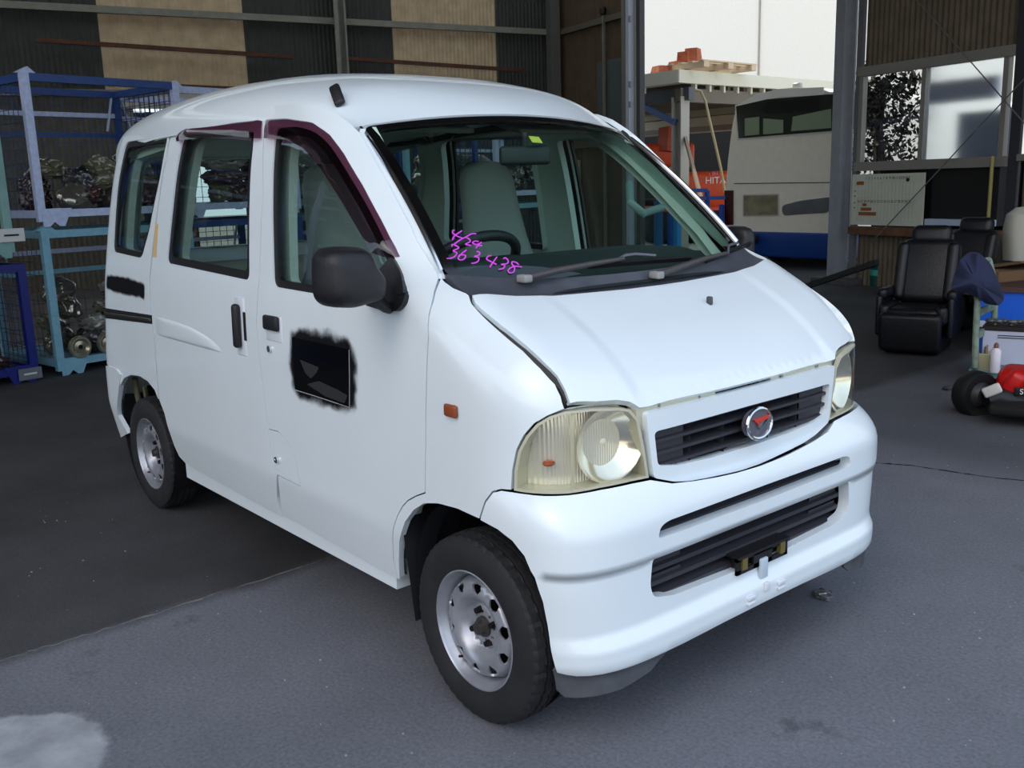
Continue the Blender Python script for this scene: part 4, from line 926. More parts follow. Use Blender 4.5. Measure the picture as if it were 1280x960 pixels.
# stone chips and a glossy scrap on the ground
chips = MB()
for _ in range(420):
    x, y = RNG.uniform(-3.2, 1.6), RNG.uniform(-2.2, 3.8)
    if -3.0 < x < .45 and abs(y) < .8: continue
    chips.sphere((x, y, .001), RNG.uniform(.0015, .0055), 5, 3, (1, RNG.uniform(.5, 1), .5))
simple('grit', chips, mat('pale_grit', (.62, .62, .63), .8), 'scattered pale grit on the grey floor around the van', 'grit', kind='stuff')
sc_ = MB(); c0 = at((1035, 742), 2, .004)
for k in range(6):
    a = RNG.uniform(0, 6.28); p = c0+A([RNG.uniform(-.03, .03), RNG.uniform(-.05, .05), .0]); sc_.box(p+A([0, 0, .003]), (RNG.uniform(.02, .05), RNG.uniform(.015, .03), .006), np.array(Matrix.Rotation(a, 3, 'Z') @ Matrix.Rotation(RNG.uniform(-.4, .4), 3, 'X')))
simple('foil_scrap', sc_, mat('shiny_foil', (.30, .30, .32), .25, metal=.7, col2=(.75, .75, .76), nscale=60), 'crumpled shiny dark scrap on the floor before the bumper', 'litter')
# walls
CDARK = mat('dark_green_sheet', (.19, .20, .19), .75, noise=.12, nscale=6)
CTAN = mat('tan_sheet', (.69, .61, .50), .8, noise=.12, nscale=5)
CBRN = mat('brown_sheet', (.30, .235, .18), .8, noise=.15, nscale=4)
CRGT = mat('grey_brown_sheet', (.36, .32, .27), .8, noise=.15, nscale=5)
GIRT = mat('galvanised_girt', (.46, .455, .42), .6, metal=.1, noise=.1)
RUSTY = mat('rusty_angle', (.30, .17, .11), .8, noise=.25, nscale=10)
PALE = mat('pale_steel_post', (.50, .52, .55), .55, noise=.06)
H = 5.6
def wall_b(b0, b1, z0, z1, m): corr('wall_back', 'b', b0, b1, z0, z1, 7.10, m)
for b0, b1, m in ((-22, -8.0, CDARK), (-8.0, -5.83, CTAN), (-5.83, -4.31, CDARK), (-4.31, -3.29, CDARK), (-3.29, -1.28, CTAN), (-1.28, 0.1, CDARK)): wall_b(b0, b1, 2.92, H, m)
wall_b(-22, -7.75, -.1, 2.92, mat('dark_grey_sheet', (.30, .29, .26), .8, noise=.15)); wall_b(-4.6, 0.1, -.1, 2.92, CDARK)
bk_ = MB()
zz = bp_((150, 117))[1]
wbox(bk_, 6.95, 7.03, -15, -7.75, zz-.05, zz+.05); bk_.build('trim_3', GIRT)['kind'] = 'structure'
t = MB(); wbox(t, 6.96, 7.03, -15, .1, 4.09, 4.19); t.build('trim_4', GIRT)['kind'] = 'structure'
t = MB(); wbox(t, 6.92, 7.05, -7.85, -4.6, 2.72, 2.94); t.build('trim_5', mat('white_lintel', (.62, .60, .55), .7, noise=.1))['kind'] = 'structure'
for (pa_, pb_) in (((45, 51), (363, 72)), ((70, 102), (300, 112)), ((430, 74), (655, 89))):
    b0, z0_ = bp_(pa_); b1, z1_ = bp_(pb_); t = MB(); t.bar(W(6.93, b0, z0_), W(6.93, b1, z1_), .05, .06)
    tag(t.build('angle_bar', RUSTY), {51: 'long rusty angle bar on back wall, upper left over the cages', 102: 'rusty angle bar on back wall just above the cages and lintel', 74: 'rusty angle bar on back wall right of the grey post'}[pa_[1]], 'metal bar')
b0, _ = bp_((421, 45)); t = MB(); wbox(t, 6.80, 7.03, b0-.03, b0+.07, 0, H); wbox(t, 6.80, 6.83, b0-.10, b0+.10, 0, H); t.build('trim_6', GIRT)['kind'] = 'structure'
t = MB(); wbox(t, 6.80, 6.98, -.30, -.10, 0, H); t.build('trim_7', mat('grey_column', (.33, .33, .32), .6))['kind'] = 'structure'
t = MB(); wbox(t, 7.0, 7.06, -7.75, -7.65, 0, 2.75); t.build('trim_8', GIRT)['kind'] = 'structure'
# daylight behind the doorway of the back wall is the yard itself; hanging tarps close most of it
for k, (b_, c_) in enumerate(((-7.45, (.10, .14, .26)), (-7.05, (.30, .24, .22)), (-5.75, (.12, .18, .32)), (-5.2, (.22, .22, .20)))):
    t = MB(); t.grid(lambda u, v: W(7.25+.04*math.sin(u*20+k), b_-.24+.5*u, 2.68*v), 24, 1); tag(t.build('tarpaulin', mat('tarpaulin_%d' % k, c_, .6)), ['navy tarpaulin hanging in the back doorway at far left', 'brown tarpaulin hanging in the back doorway beside the navy one', 'blue tarpaulin hanging in the back doorway behind the van', 'grey tarpaulin hanging at right end of the back doorway'][k], 'tarpaulin')
# right wall, far piece (brown) between the corner and the big opening
AP = wp((788, 80))[0]
corr('wall_right', 'a', AP, 7.1, -.1, H, 0.03, CBRN)
for p in ((712, 38), (750, 180)):
    za = wp(p)[1]
    t = MB(); wbox(t, AP, 6.95, -.06, 0.0, za-.05, za+.05); t.build('trim_9', mat('brown_grey_girt', (.34, .31, .27), .7))['kind'] = 'structure'
a_, _ = wp((759, 60)); t = MB(); wbox(t, a_-.02, a_+.02, -.09, -.05, 0.2, wp((759, 14))[1]); tag(t.build('conduit_pipe', GIRT), 'thin grey conduit running down the brown wall', 'pipe')
t = MB(); ah, zh = wp((759, 14)); t.rbox(W(ah, -.09, zh), (.12, .10, .14), .04, Rw); tag(t.build('wall_lamp', mat('dark_lamp', (.10, .07, .06), .5)), 'small dark round lamp at top of the thin conduit', 'lamp')
t = MB(); wbox(t, AP+.02, AP+1.0, -.02, 0.0, wp((770, 180))[1], wp((770, 73))[1]); t.build('trim_10', mat('blue_grey_sheet', (.27, .30, .31), .7))['kind'] = 'structure'
am, zm = wp((690, 205)); 
t = MB(); t.rbox(W(AP+1.75, -.05, 1.62), (.30, .10, .38), .01, Rw); tag(t.build('switch_box', mat('beige_box', (.62, .58, .40), .6)), 'beige electrical box on the brown wall seen through the windscreen', 'box')
# posts at the opening
t = MB(); wbox(t, AP-.03, AP+.06, -.14, .10, 0, H); t.build('trim_11', mat('dark_post_side', (.42, .41, .39), .6))['kind'] = 'structure'
t = MB(); wbox(t, AP-.12, AP-.03, -.12, -.02, 0, H); t.build('trim_12', mat('bright_post', (.66, .68, .74), .5))['kind'] = 'structure'
t = MB(); wbox(t, AP-.24, AP-.14, 0.02, .12, 0, H); t.build('trim_13', mat('dark_grey_post', (.24, .24, .25), .6))['kind'] = 'structure'
for p in ((797, 23), (797, 105), (799, 130)):
    a_, z_ = wp(p); a_ = AP-.125; t = MB(); t.rbox(W(a_, -.10, z_), (.06, .04, .10), .008, Rw); tag(t.build('gate_hinge', PALE), {23: 'top small steel hinge on the bright post edge', 105: 'middle small steel hinge on the bright post edge', 130: 'lowest small steel hinge on the bright post edge'}[p[1]], 'hinge')
# right post with base block
t = MB(); a_, _ = wp((1050, 0)); wbox(t, -.06, .09, -.10, .05, .06, H); wbox(t, -.13, -.06, .02, .05, .06, H); t.build('trim_14', PALE)['kind'] = 'structure'
t = MB(); wbox(t, -.26, -.18, .0, .06, .06, H); t.build('trim_15', mat('post_shadow_grey', (.36, .37, .39), .6))['kind'] = 'structure'
t = MB(); t.rbox(W(-.05, -.02, .035), (.62, .42, .10), .02, Rw); t.build('trim_16', mat('dark_concrete', (.25, .25, .25), .9, noise=.2))['kind'] = 'structure'
# right wall near piece with the window band
zt_, zb_ = 2.62, 1.53; aL, aR = -.27, -2.25
corr('wall_right', 'a', -7.5, -.27, zt_+.07, H, 0.06, CRGT)
corr('wall_right', 'a', -7.5, aR-.25, -.1, zt_+.07, 0.06, CRGT)
corr('wall_right', 'a', aR-.25, -.27, -.1, .70, 0.06, CRGT)
WF = mat('aluminium_frame', (.50, .49, .47), .5, metal=.3)
t = MB()
for z in (zt_+.03, zb_-.03): wbox(t, aR-.10, aL+.02, -.05, .06, z-.055, z+.055)
for a in (aL-.03, -1.225, aR-.02): wbox(t, a-.03, a+.03, -.03, .05, zb_, zt_)
fw = t.build('window_1', WF); fw['kind'] = 'structure'
t = MB(); wbox(t, aR-.22, aR-.10, .0, .05, 0, H); t.build('trim_17', mat('navy_grey_stud', (.16, .16, .19), .6))['kind'] = 'structure'
t = MB(); wbox(t, -7.5, aR-.22, -.03, .05, 1.50, 1.57); t.build('trim_18', WF)['kind'] = 'structure'
fg = MB(); wbox(fg, aR+.01, -1.255, .005, .010, zb_, zt_)
FR_ = bpy.data.materials.new('frosted_pane'); FR_.use_nodes = True; b = FR_.node_tree.nodes['Principled BSDF']; b.inputs['Transmission Weight'].default_value = 1; b.inputs['Roughness'].default_value = .32; b.inputs['IOR'].default_value = 1.2; b.inputs['Base Color'].default_value = (.86, .92, .95, 1)
p_ = fg.build('frosted_pane', FR_, fw)
fg = MB(); wbox(fg, -1.195, aL-.06, .005, .010, zb_, zt_); fg.build('clear_pane', glass('clear_pane_glass', (.97, .97, .97), 1.3), fw)
# below the window: planner board, dark opening, timber ledge
t = MB(); a0_, z0_ = wp((1070, 283)); a1_, z1_ = wp((1163, 216)); z0_ = .78; z1_ = wp((1071, 218))[1]
wbox(t, a1_, a0_, -.10, -.075, z0_, z1_); bd = t.build('planner_board', mat('white_board', (.70, .71, .66), .5, noise=.04)); tag(bd, 'white monthly planner board leaning under the window by the grey post', 'notice board')
def on_board(u, v, d=-.1015): return W(a0_+(a1_-a0_)*u, d, z1_+(z0_-z1_)*v)
INK = mat('board_ink', (.12, .12, .12), .6)
lin_m = MB()
for k in range(17): lin_m.bar(on_board(.10+.048*k, .15), on_board(.10+.048*k, .92), .0015, .001)
for v in (.13, .17, .47, .56, .60, .92): lin_m.bar(on_board(.08, v), on_board(.90, v), .0015, .001)
lo_ = lin_m.build('ruled_line', mat('board_line', (.52, .53, .50), .6), bd); lo_['kind'] = 'stuff'
def text(s, size, P, ex, ez, m, parent, name='lettering', depth=.0006):
    cu = bpy.data.curves.new(name, 'FONT'); cu.body = s; cu.size = size; cu.extrude = depth; cu.align_x = 'CENTER'; cu.align_y = 'CENTER'
    o = bpy.data.objects.new(name, cu); dg = bpy.context.evaluated_depsgraph_get(); scene.collection.objects.link(o); bpy.context.view_layer.update(); dg = bpy.context.evaluated_depsgraph_get()
    me = bpy.data.meshes.new_from_object(o.evaluated_get(dg)); bpy.data.objects.remove(o); ex = A(ex, float)/np.linalg.norm(ex); ez = A(ez, float); ez = ez-(ez@ex)*ex; ez /= np.linalg.norm(ez); n = np.cross(ex, ez)
    M = Matrix(((ex[0], ez[0], n[0], P[0]), (ex[1], ez[1], n[1], P[1]), (ex[2], ez[2], n[2], P[2]), (0, 0, 0, 1))); me.transform(M); me.materials.clear(); q = link(name, me, m, parent)
    if parent is not None: q.matrix_parent_inverse = world_of(parent).inverted()
    return q
bex = on_board(1, 0)-on_board(0, 0)
for k in range(15): text(str(k+1), .048, on_board(.205+.042*k if k < 20 else 0, .085), bex, EZ, INK, bd, 'day_number')
for k in range(16): text(str(k+16), .044, on_board(.105+.048*k, .535), bex, EZ, INK, bd, 'day_number')
OC = mat('ochre_magnet', (.50, .30, .14), .7)
for u, v, w_, h_ in ((.125, .175, .10, .06), (.20, .60, .055, .05), (.225, .685, .15, .055), (.245, .775, .25, .06)):
    t = MB(); t.box(on_board(u, v, -.105), (w_*abs(a1_-a0_), .008, h_*(z1_-z0_)*1.1), Rw); t.build('magnet_strip', OC, bd)
t = MB(); t.cyl(on_board(.79, .125, -.10), on_board(.79, .125, -.11), .022, 16); t.build('round_magnet', INK, bd)
for v in (.33, .43, .56, .66):
    t = MB(); t.cyl(on_board(.05, v, -.10), on_board(.05, v, -.106), .008, 8); t.build('round_magnet', INK, bd)
t = MB(); wbox(t, aR-.1, aL, -.13, .05, .66, .755); t.build('trim_19', mat('rough_timber', (.36, .24, .17), .85, noise=.25, nscale=9))['kind'] = 'structure'
t = MB(); wbox(t, aR, a1_-.02, .02, .40, .80, 1.46); tag(t.build('dark_opening', mat('near_black', (.035, .035, .04), .8)), 'near-black filling of the dark opening under the window beside the planner board', 'cabinet')  # shade of the opening put into a near-black block
t = MB(); wbox(t, aR, a1_-.02, -.08, .02, .80, .87); t.build('trim_20', mat('pale_blue_sill', (.62, .68, .76), .5))['kind'] = 'structure'
t = MB(); wbox(t, aR-.1, aL, .42, .44, .70, 1.52); t.build('trim_21', DARK)['kind'] = 'structure'
t = MB(); t.tube([W(aR-.03, -.16, z) for z in (.2, .7, 1.2, 1.56)], .02, 10); tag(t.build('yellow_pipe', mat('dull_yellow_pipe', (.55, .52, .30), .6)), 'dull yellow upright pipe at the right end of the window', 'pipe')
# tension rods
for k, (p1, p2) in enumerate((((1146, 0), (1290, 165)), ((1290, 88), (1092, 300)))):
    a0, z0 = wp(p1, -.22); a1, z1 = wp(p2, -.22); t = MB(); t.cyl(W(a0, -.22, z0), W(a1, -.22, z1), .007, 8)
    tag(t.build('tension_rod', mat('grey_rod', (.42, .42, .42), .5, metal=.4)), ['thin grey brace rod falling to the right across the windows', 'thin grey brace rod falling to the left across the planner board'][k], 'rod')
# roof of the shed with rafters, unseen left walls, translucent strip added for fill light
t = MB(); wbox(t, -7.6, 3.6, -16, .6, H, H+.08); wbox(t, -1.5, 3.6, -22, -16, H, H+.08); wbox(t, 6.6, 7.3, -16, .6, H, H+.08); t.build('ceiling', mat('shed_ceiling', (.42, .41, .38), .9))['kind'] = 'structure'  # out of view; front edge placed for the light on the van
TRL = bpy.data.materials.new('added_translucent_sheet'); TRL.use_nodes = True; nt = TRL.node_tree; nt.nodes.clear(); o_ = nt.nodes.new('ShaderNodeOutputMaterial'); t1 = nt.nodes.new('ShaderNodeBsdfTranslucent'); t1.inputs[0].default_value = (.55, .58, .58, 1); nt.links.new(t1.outputs[0], o_.inputs[0])
t = MB(); wbox(t, 3.6, 6.6, -22, .6, H+.03, H+.04); t.build('added_skylight', TRL)['kind'] = 'structure'  # unseen translucent strip, added to brighten the back wall
for k, a in enumerate((-6.0, -2.5, 1.0, 4.5)):
    t = MB(); wbox(t, a-.08, a+.08, -16, .2, H-.35, H-.02); o = t.build('trim_%d' % (22+k), GIRT); o['kind'] = 'structure'
corr('unseen_wall_left', 'a', 0.5, 7.2, -.1, H, -21, mat('orange_brown_sheet', (.55, .36, .18), .8, noise=.15), pitch=.12, amp=.015)  # unseen; placed to darken what the van windows reflect
corr('unseen_wall_left', 'a', -15, -5.8, -.1, 2.2, -14.6, mat('cream_sheet', (.50, .46, .40), .8, noise=.15), pitch=.12, amp=.015)  # unseen low wall, added to block light from the van's near side
# ================================================================ the yard beyond the opening
# bus: rear face in the plane y = BY
BY = float(far((908, 250), 15.8)[1])
bx = lambda p: (lambda q: (q[0], q[2]))(at(p, 1, BY))
x0_, _ = bx((907, 250)); zt2 = bx((1030, 109))[1]; xw = 2.2
bus = empty('bus', (x0_+xw/2, BY+3, 0), 'silver grey bus with blue lower band parked rear-on outside the opening', 'bus')
BEI = mat("bus_beige", (.88, .86, .81), .35, noise=.03); BLU = mat('bus_blue', (.05, .22, .50), .4); BW_ = mat('bus_white', (.88, .88, .86), .4)
ol = [bx(p) for p in ((902, 290), (906, 250), (910, 200), (915, 160), (919, 140), (926, 129), (945, 118), (975, 111))]; ol = [(x_, z_) for x_, z_ in ol]
xc_ = x0_+xw/2; full = ol+[(2*xc_-x_, z_) for x_, z_ in ol[::-1]]
t = MB(); t.prism([(x_, z_) for x_, z_ in full], (0, BY, 0), (1, 0, 0), (0, 0, 1), (0, 1, 0), 6.4); t.build('body', BEI, bus)
zb2 = bx((980, 290))[1]; zb3 = bx((980, 322))[1]
t = MB(); t.rbox((xc_, BY+3.2, (zb2+zb3)/2), (xw+.02, 6.44, zb2-zb3), .03); t.build('lower_band', BLU, bus)
t = MB(); t.prism([bx(p) for p in ((919, 140), (926, 129), (945, 118), (975, 111), (1030, 109))]+[bx(p) for p in ((1030, 119), (975, 121), (948, 127), (932, 135), (922, 146))], (0, BY-.012, 0), (1, 0, 0), (0, 0, 1), (0, 1, 0), .02); t.build('roof_edge', BW_, bus)
wpoly = [bx(p) for p in ((921, 133), (924, 173), (1048, 163), (1100, 158), (1100, 116), (1035, 118), (960, 124))]
t = MB(); t.prism(inset(wpoly, -.03), (0, BY-.008, 0), (1, 0, 0), (0, 0, 1), (0, 1, 0), .012); t.build('window_surround', mat('bus_pale_surround', (.78, .78, .76), .4), bus)
t = MB(); t.prism(wpoly, (0, BY-.02, 0), (1, 0, 0), (0, 0, 1), (0, 1, 0), .014); wb = t.build('rear_window', mat('bus_dark_glass', (.17, .19, .17), .08, spec=.8), bus)
t = MB(); t.prism([bx(p) for p in ((957, 128), (957, 143), (1026, 137), (1026, 122))], (0, BY-.024, 0), (1, 0, 0), (0, 0, 1), (0, 1, 0), .006); t.build('dark_blind', DARK, wb)
for q in (((932, 148), (932, 170), (950, 168), (950, 146)), ((955, 148), (955, 168), (980, 166), (980, 150)), ((992, 146), (990, 164), (1040, 160), (1040, 136))):
    t = MB(); t.prism([bx(p) for p in q], (0, BY-.023, 0), (1, 0, 0), (0, 0, 1), (0, 1, 0), .005); t.build('window_view', mat('pale_green_view', (.50, .56, .46), .5), wb)
t = MB(); t.tube([A([*bx(p)[:1], BY-.004, bx(p)[1]]) for p in ((918, 229.5), (1000, 228.5), (1050, 228))], .006, 6); t.build('body_seam', DARK, bus)
t = MB(); t.prism([bx(p) for p in ((907, 238), (907, 281), (917, 281), (917, 238))], (0, BY-.03, 0), (1, 0, 0), (0, 0, 1), (0, 1, 0), .04); t.build('tail_lamp', mat('dark_red_lamp', (.22, .03, .02), .2), bus)
pl = rnd(A([bx(p) for p in ((929, 243), (929, 271), (974, 270), (974, 242))]), .03)
t = MB(); t.prism(pl, (0, BY-.012, 0), (1, 0, 0), (0, 0, 1), (0, 1, 0), .012); t.build('plate_recess', mat('bus_light_rim', (.72, .71, .66), .4), bus)
t = MB(); t.prism(inset(pl, .02), (0, BY-.016, 0), (1, 0, 0), (0, 0, 1), (0, 1, 0), .006); t.build('plate_inner', mat('bus_recess', (.50, .47, .38), .6, noise=.25, nscale=6), bus)
t = MB(); t.prism(rnd(A([bx(p) for p in ((977, 257), (979, 270), (1000, 268), (1037, 266), (1040, 246), (1000, 251))]), .08), (0, BY-.010, 0), (1, 0, 0), (0, 0, 1), (0, 1, 0), .010); t.build('grey_smear', mat('smear_grey', (.36, .37, .38), .6, noise=.15, nscale=5), bus)
t = MB(); t.rbox((xc_, BY+3, .38), (1.7, 5.6, .3), .05); t.build('chassis', DARK, bus)
for x_ in (x0_+.25, x0_+xw-.25):
    for y_ in (1.2, 4.8): t = MB(); t.cyl((x_-.13, BY+y_, .39), (x_+.13, BY+y_, .39), .39, 24); t.build('wheel', TYRE, bus)
t = MB(); t.rbox((bx((935, 300))[0], BY-.12, bx((935, 298))[1]), (.5, .2, .16), .07); t.build('bumper_corner', BLK, bus)
t = MB(); pc_ = bx((992, 109)); t.rbox((pc_[0], BY+.1, pc_[1]+.02), (.14, .1, .1), .03); t.build('marker_lamp', mat('clear_grey_lamp', (.7, .7, .68), .3), bus)
# canopy with a flat deck; corner nearest at px 848
CP = far((848, 120), 17.5); CX, CY = CP[0], CP[1]
cz = lambda py: float(far((848, py), 17.5)[2])
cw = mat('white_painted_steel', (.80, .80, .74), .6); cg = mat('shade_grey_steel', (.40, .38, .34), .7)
can = empty('steel_canopy', (CX, CY, 0), 'white steel canopy with a flat deck on grey posts outside', 'canopy')
zt3, zt4 = cz(88), cz(104)
t = MB(); t.box((CX-3.0, CY, (zt3+zt4)/2), (6.1, .12, zt3-zt4)); t.build('fascia', cw, can)
t = MB(); t.box((CX, CY+3.4, (zt3+zt4)/2), (.12, 6.9, zt3-zt4)); t.build('fascia', cw, can)
t = MB(); t.box((CX-3.0, CY+3.4, zt3-.02), (6.0, 6.8, .04)); t.build('deck', cw, can)
for k in range(14):
    t = MB(); t.box((CX-.05, CY+.5+.42*k, zt4-.04), (.10, .05, .16)); t.build('deck_bracket', cw, can)
for k in range(8):
    t = MB(); t.box((CX-.8-.7*k, CY-.05, zt4-.04), (.05, .10, .16)); t.build('deck_bracket', cw, can)
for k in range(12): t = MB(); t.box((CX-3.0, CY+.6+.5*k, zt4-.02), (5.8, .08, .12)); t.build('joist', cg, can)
t = MB(); t.box((CX-2.9, CY+.25, (cz(109)+cz(125))/2), (6.0, .16, cz(109)-cz(125))); t.build('main_beam', mat('blue_grey_beam', (.30, .33, .36), .6), can)
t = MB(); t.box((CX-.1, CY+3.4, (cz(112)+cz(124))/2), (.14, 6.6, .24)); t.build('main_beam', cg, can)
for (x_, y_) in ((CX-.12, CY+.2), (CX-5.6, CY+.2), (CX-.12, CY+6.2), (CX-5.6, CY+6.2)):
    t = MB(); t.box((x_+.10, y_, cz(120)/2), (.03, .24, cz(120))); t.box((x_-.10, y_, cz(120)/2), (.03, .24, cz(120))); t.box((x_, y_, cz(120)/2), (.2, .02, cz(120))); t.build('post', mat('pale_grey_post', (.62, .62, .60), .6), can)
t = MB(); t.bar((CX-.15, CY+.1, cz(152)), (CX-1.05, CY+.1, cz(124)), .10, .10); t.build('knee_brace', mat('blue_brace', (.28, .38, .55), .5), can)
t = MB(); t.bar((CX-.0, CY+.2, cz(172)), (CX+1.1, CY-.6, cz(262)), .05, .08); t.build('diagonal_strut', mat('tan_strut', (.58, .52, .44), .7), can)
PAL = mat('pallet_wood', (.78, .70, .60), .8); BRK = mat('red_brick_rubble', (.66, .36, .24), .85, noise=.2)
pal = empty('pallet', (CX-.4, CY+.8, zt3), 'pale wooden pallet lying on the canopy deck', 'pallet')
for k in range(5): t = MB(); t.box((CX-.62+.24*k, CY+1.0, zt3+.14), (.10, 1.6, .025)); t.build('slat', PAL, pal)
for k in range(3): t = MB(); t.box((CX-.14, CY+.28+.7*k, zt3+.075), (1.1, .14, .10)); t.build('block', PAL, pal)
for k, (px_, w_, h_) in enumerate(((826, .30, .13), (833, .2, .1), (847, .30, .2), (857, .25, .22), (866, .28, .26), (841, .2, .12))):
    p = far((px_, 84), 17.9); t = MB(); t.box((p[0], p[1], (zt3+(.16 if k in (3, 4) else .0))+h_/2), (w_, .28, h_), np.array(Matrix.Rotation(RNG.uniform(-.5, .5), 3, 'Z') @ Matrix.Rotation(RNG.uniform(-.15, .15), 3, 'X')), .8)
    tag(t.build('rubble_block', BRK), 'red broken masonry block, %s from left on the canopy deck' % ['first', 'second', 'fourth', 'fifth', 'sixth', 'third'][k], 'rubble', 'red rubble on the canopy deck')
t = MB(); hp = [far(p, 16.6) for p in ((869, 112), (876, 114), (882, 127), (887, 150), (893, 175), (901, 210), (906, 240))]; t.tube(hp, .022, 8); tag(t.build('hanging_hose', mat('beige_hose', (.62, .58, .46), .6)), 'beige hose hanging from the canopy edge beside the bus', 'hose')
# beams of a second roof behind
t = MB(); a_ = far((800, 168), 24); 
for py, h_, c_ in ((140, .30, (.62, .60, .50)), (158, .35, (.66, .64, .56)), (163, .12, (.45, .42, .38))):
    q = far((860, py), 24); t = MB(); t.box((q[0], q[1], q[2]), (9, .3, h_)); tag(t.build('far_beam', mat('far_beam_%d' % py, c_, .7)), {140: 'upper pale roof beam far behind the canopy', 158: 'lower pale roof beam far behind the canopy', 163: 'thin dark roof beam under the far pale beams'}[py], 'beam')
# excavators
ORG = mat('machine_orange', (.80, .28, .12), .4, noise=.06)
D = 21.0
q = far((880, 235), D); ex_ = empty('excavator', (q[0], q[1], 0), 'orange excavator rear with white lettering behind the blue fence', 'excavator')
exx = A([1.0, 0, 0])
ux = RT.copy(); ux[2] = 0; ux /= np.linalg.norm(ux); fy = A([-ux[1], ux[0], 0])
R3 = np.stack([ux, fy, EZ], 1)
zc2 = float(far((890, 228), D)[2]); zl_ = float(far((890, 262), D)[2]); zu_ = float(far((890, 214), D)[2])
t = MB(); c_ = far((885, 236), D); c_[2] = (zl_+zu_)/2; t.rbox(c_+fy*.6, (1.6, 1.2, zu_-zl_), .12, R3); t.build('counterweight', ORG, ex_)
t = MB(); c2 = far((868, 255), D); t.rbox(c2+fy*.7-EZ*.3, (2.2, 1.4, .5), .08, R3); t.build('engine_cover', mat('machine_red_orange', (.75, .24, .12), .45), ex_)
t = MB(); c2 = far((875, 285), D); t.rbox(A([c2[0], c2[1], .4])+fy*.7, (2.4, 1.3, .7), .15, R3); t.build('track', DARK, ex_)
text('HITACHI', .20, far((904, 225.5), D-.05)+fy*-.01, ux, EZ, mat('white_lettering', (.92, .92, .92), .5), ex_)
text('UH', .14, far((892, 218), D-.05), ux+A([0, 0, .15]), EZ, mat('pink_marking', (.85, .55, .70), .5), ex_, 'marking')
q = far((822, 195), 23); ex2 = empty('excavator', (q[0], q[1], 0), 'orange excavator arm and cab base left of the pale canopy post', 'excavator')
t = MB(); t.rbox(far((822, 195), 23), (1.6, 1.0, .55), .1, R3); t.build('body', ORG, ex2)
t = MB(); t.bar(far((832, 190), 22.5), far((834, 160), 22.5), .25, .3); t.build('arm', mat('machine_dark_orange', (.62, .24, .12), .5), ex2)
t = MB(); c2 = far((822, 240), 23); t.rbox(A([c2[0], c2[1], .5]), (1.8, 1.0, .9), .1, R3); t.build('track', DARK, ex2)
t = MB(); q = far((860, 200), 29); t.box((q[0], q[1], 1.4), (10, .2, 2.8), R3); tag(t.build('dark_screen', DARK), 'black upright sheet under the far canopy behind the excavators', 'screen')  # plain black upright sheet behind the excavators
# blue fence frame
t = MB()
bf = empty('blue_rail_fence', A([*far((875, 260), 15.8)[:2], 0]), 'blue tubular rail fence before the orange excavator', 'fence')
BLR = mat('fence_blue', (.10, .28, .62), .4)
for p1, p2 in (((862, 238), (884, 238)), ((870, 248), (907, 247)), ((884, 238), (884, 262)), ((902, 256), (902, 300))):
    t = MB(); t.bar(far(p1, 15.8), far(p2, 15.8), .06, .06); t.build('rail', BLR, bf)
for px_, c_, w_ in ((846, (.20, .55, .78), .10), (823, (.12, .35, .55), .10), (838, (.10, .32, .6), .07)):
    q = far((px_, 280), 14.9); t = MB(); t.box((q[0], q[1], .55), (w_, w_, 1.1)); t.build('post', mat('fence_post_%d' % px_, c_, .5), bf)
# white building
t = MB(); 
def sd_(u, v):
    x_ = -62+80*u; return A([x_, 40+.004*math.sin(x_*2*PI/.5), 22*v-.1])
t.grid(sd_, 640, 1); wbd = t.build('building', mat('white_siding', (.90, .885, .84), .75, noise=.02), auto=80); tag(wbd, 'large plain off-white clad building across the whole yard', 'building')
t = MB(); q = at((948, 60), 1, 39.9); t.box((q[0], 39.93, 11), (.07, .06, 22)); t.build('cladding_joint', mat('joint_grey', (.62, .61, .58), .7), wbd)
t = MB(); t.box((-22, 45, 11), (80, 9, 22)); 
# tree outside the clear window
tr = empty('tree', W(.4, 1.1, 0), 'dark leafy tree seen through the clear window pane', 'tree')
t = MB(); t.tube([W(.3, 1.1, 0), W(.32, 1.1, 1.2), W(.45, 1.15, 2.0), W(.3, 1.1, 2.7)], [.12, .10, .06, .02], 8); t.build('trunk', mat('bark', (.16, .12, .09), .9), tr)
lf = MB(); LM = mat('dark_leaf', (.10, .09, .05), .7)
cl = [(RNG.uniform(-1.25, -.25), RNG.uniform(.7, 1.5), RNG.uniform(1.3, 2.75)) for _ in range(62)]
for a_, b_, z_ in cl:
    for k in range(34):
        c = W(a_+.87*b_, b_, z_)+RNG.normal(0, .12, 3); n = RNG.normal(0, 1, 3); n /= np.linalg.norm(n); u = np.cross(n, RNG.normal(0, 1, 3)); u /= np.linalg.norm(u); v = np.cross(n, u); s_ = RNG.uniform(.03, .06)
        lf.add([c-u*s_, c+v*s_*.5, c+u*s_, c-v*s_*.5], [(0, 1, 2, 3)])
lo = lf.build('foliage', LM, tr); lo['kind'] = 'stuff'
t = MB(); t.box(W(-1.5, .75, 1.05), (.7, .1, 2.1), Rw); tag(t.build('grey_cabinet', mat('blue_grey_cabinet', (.45, .48, .56), .7)), 'blurred blue-grey cabinet standing outside the frosted pane', 'cabinet')
t = MB(); t.box(W(-1.15, .72, 2.36), (1.0, .1, .26), Rw); tag(t.build('outside_awning', mat('grey_blue_awning', (.52, .54, .64), .7)), 'blurred grey awning above the cabinet outside the frosted pane', 'awning')
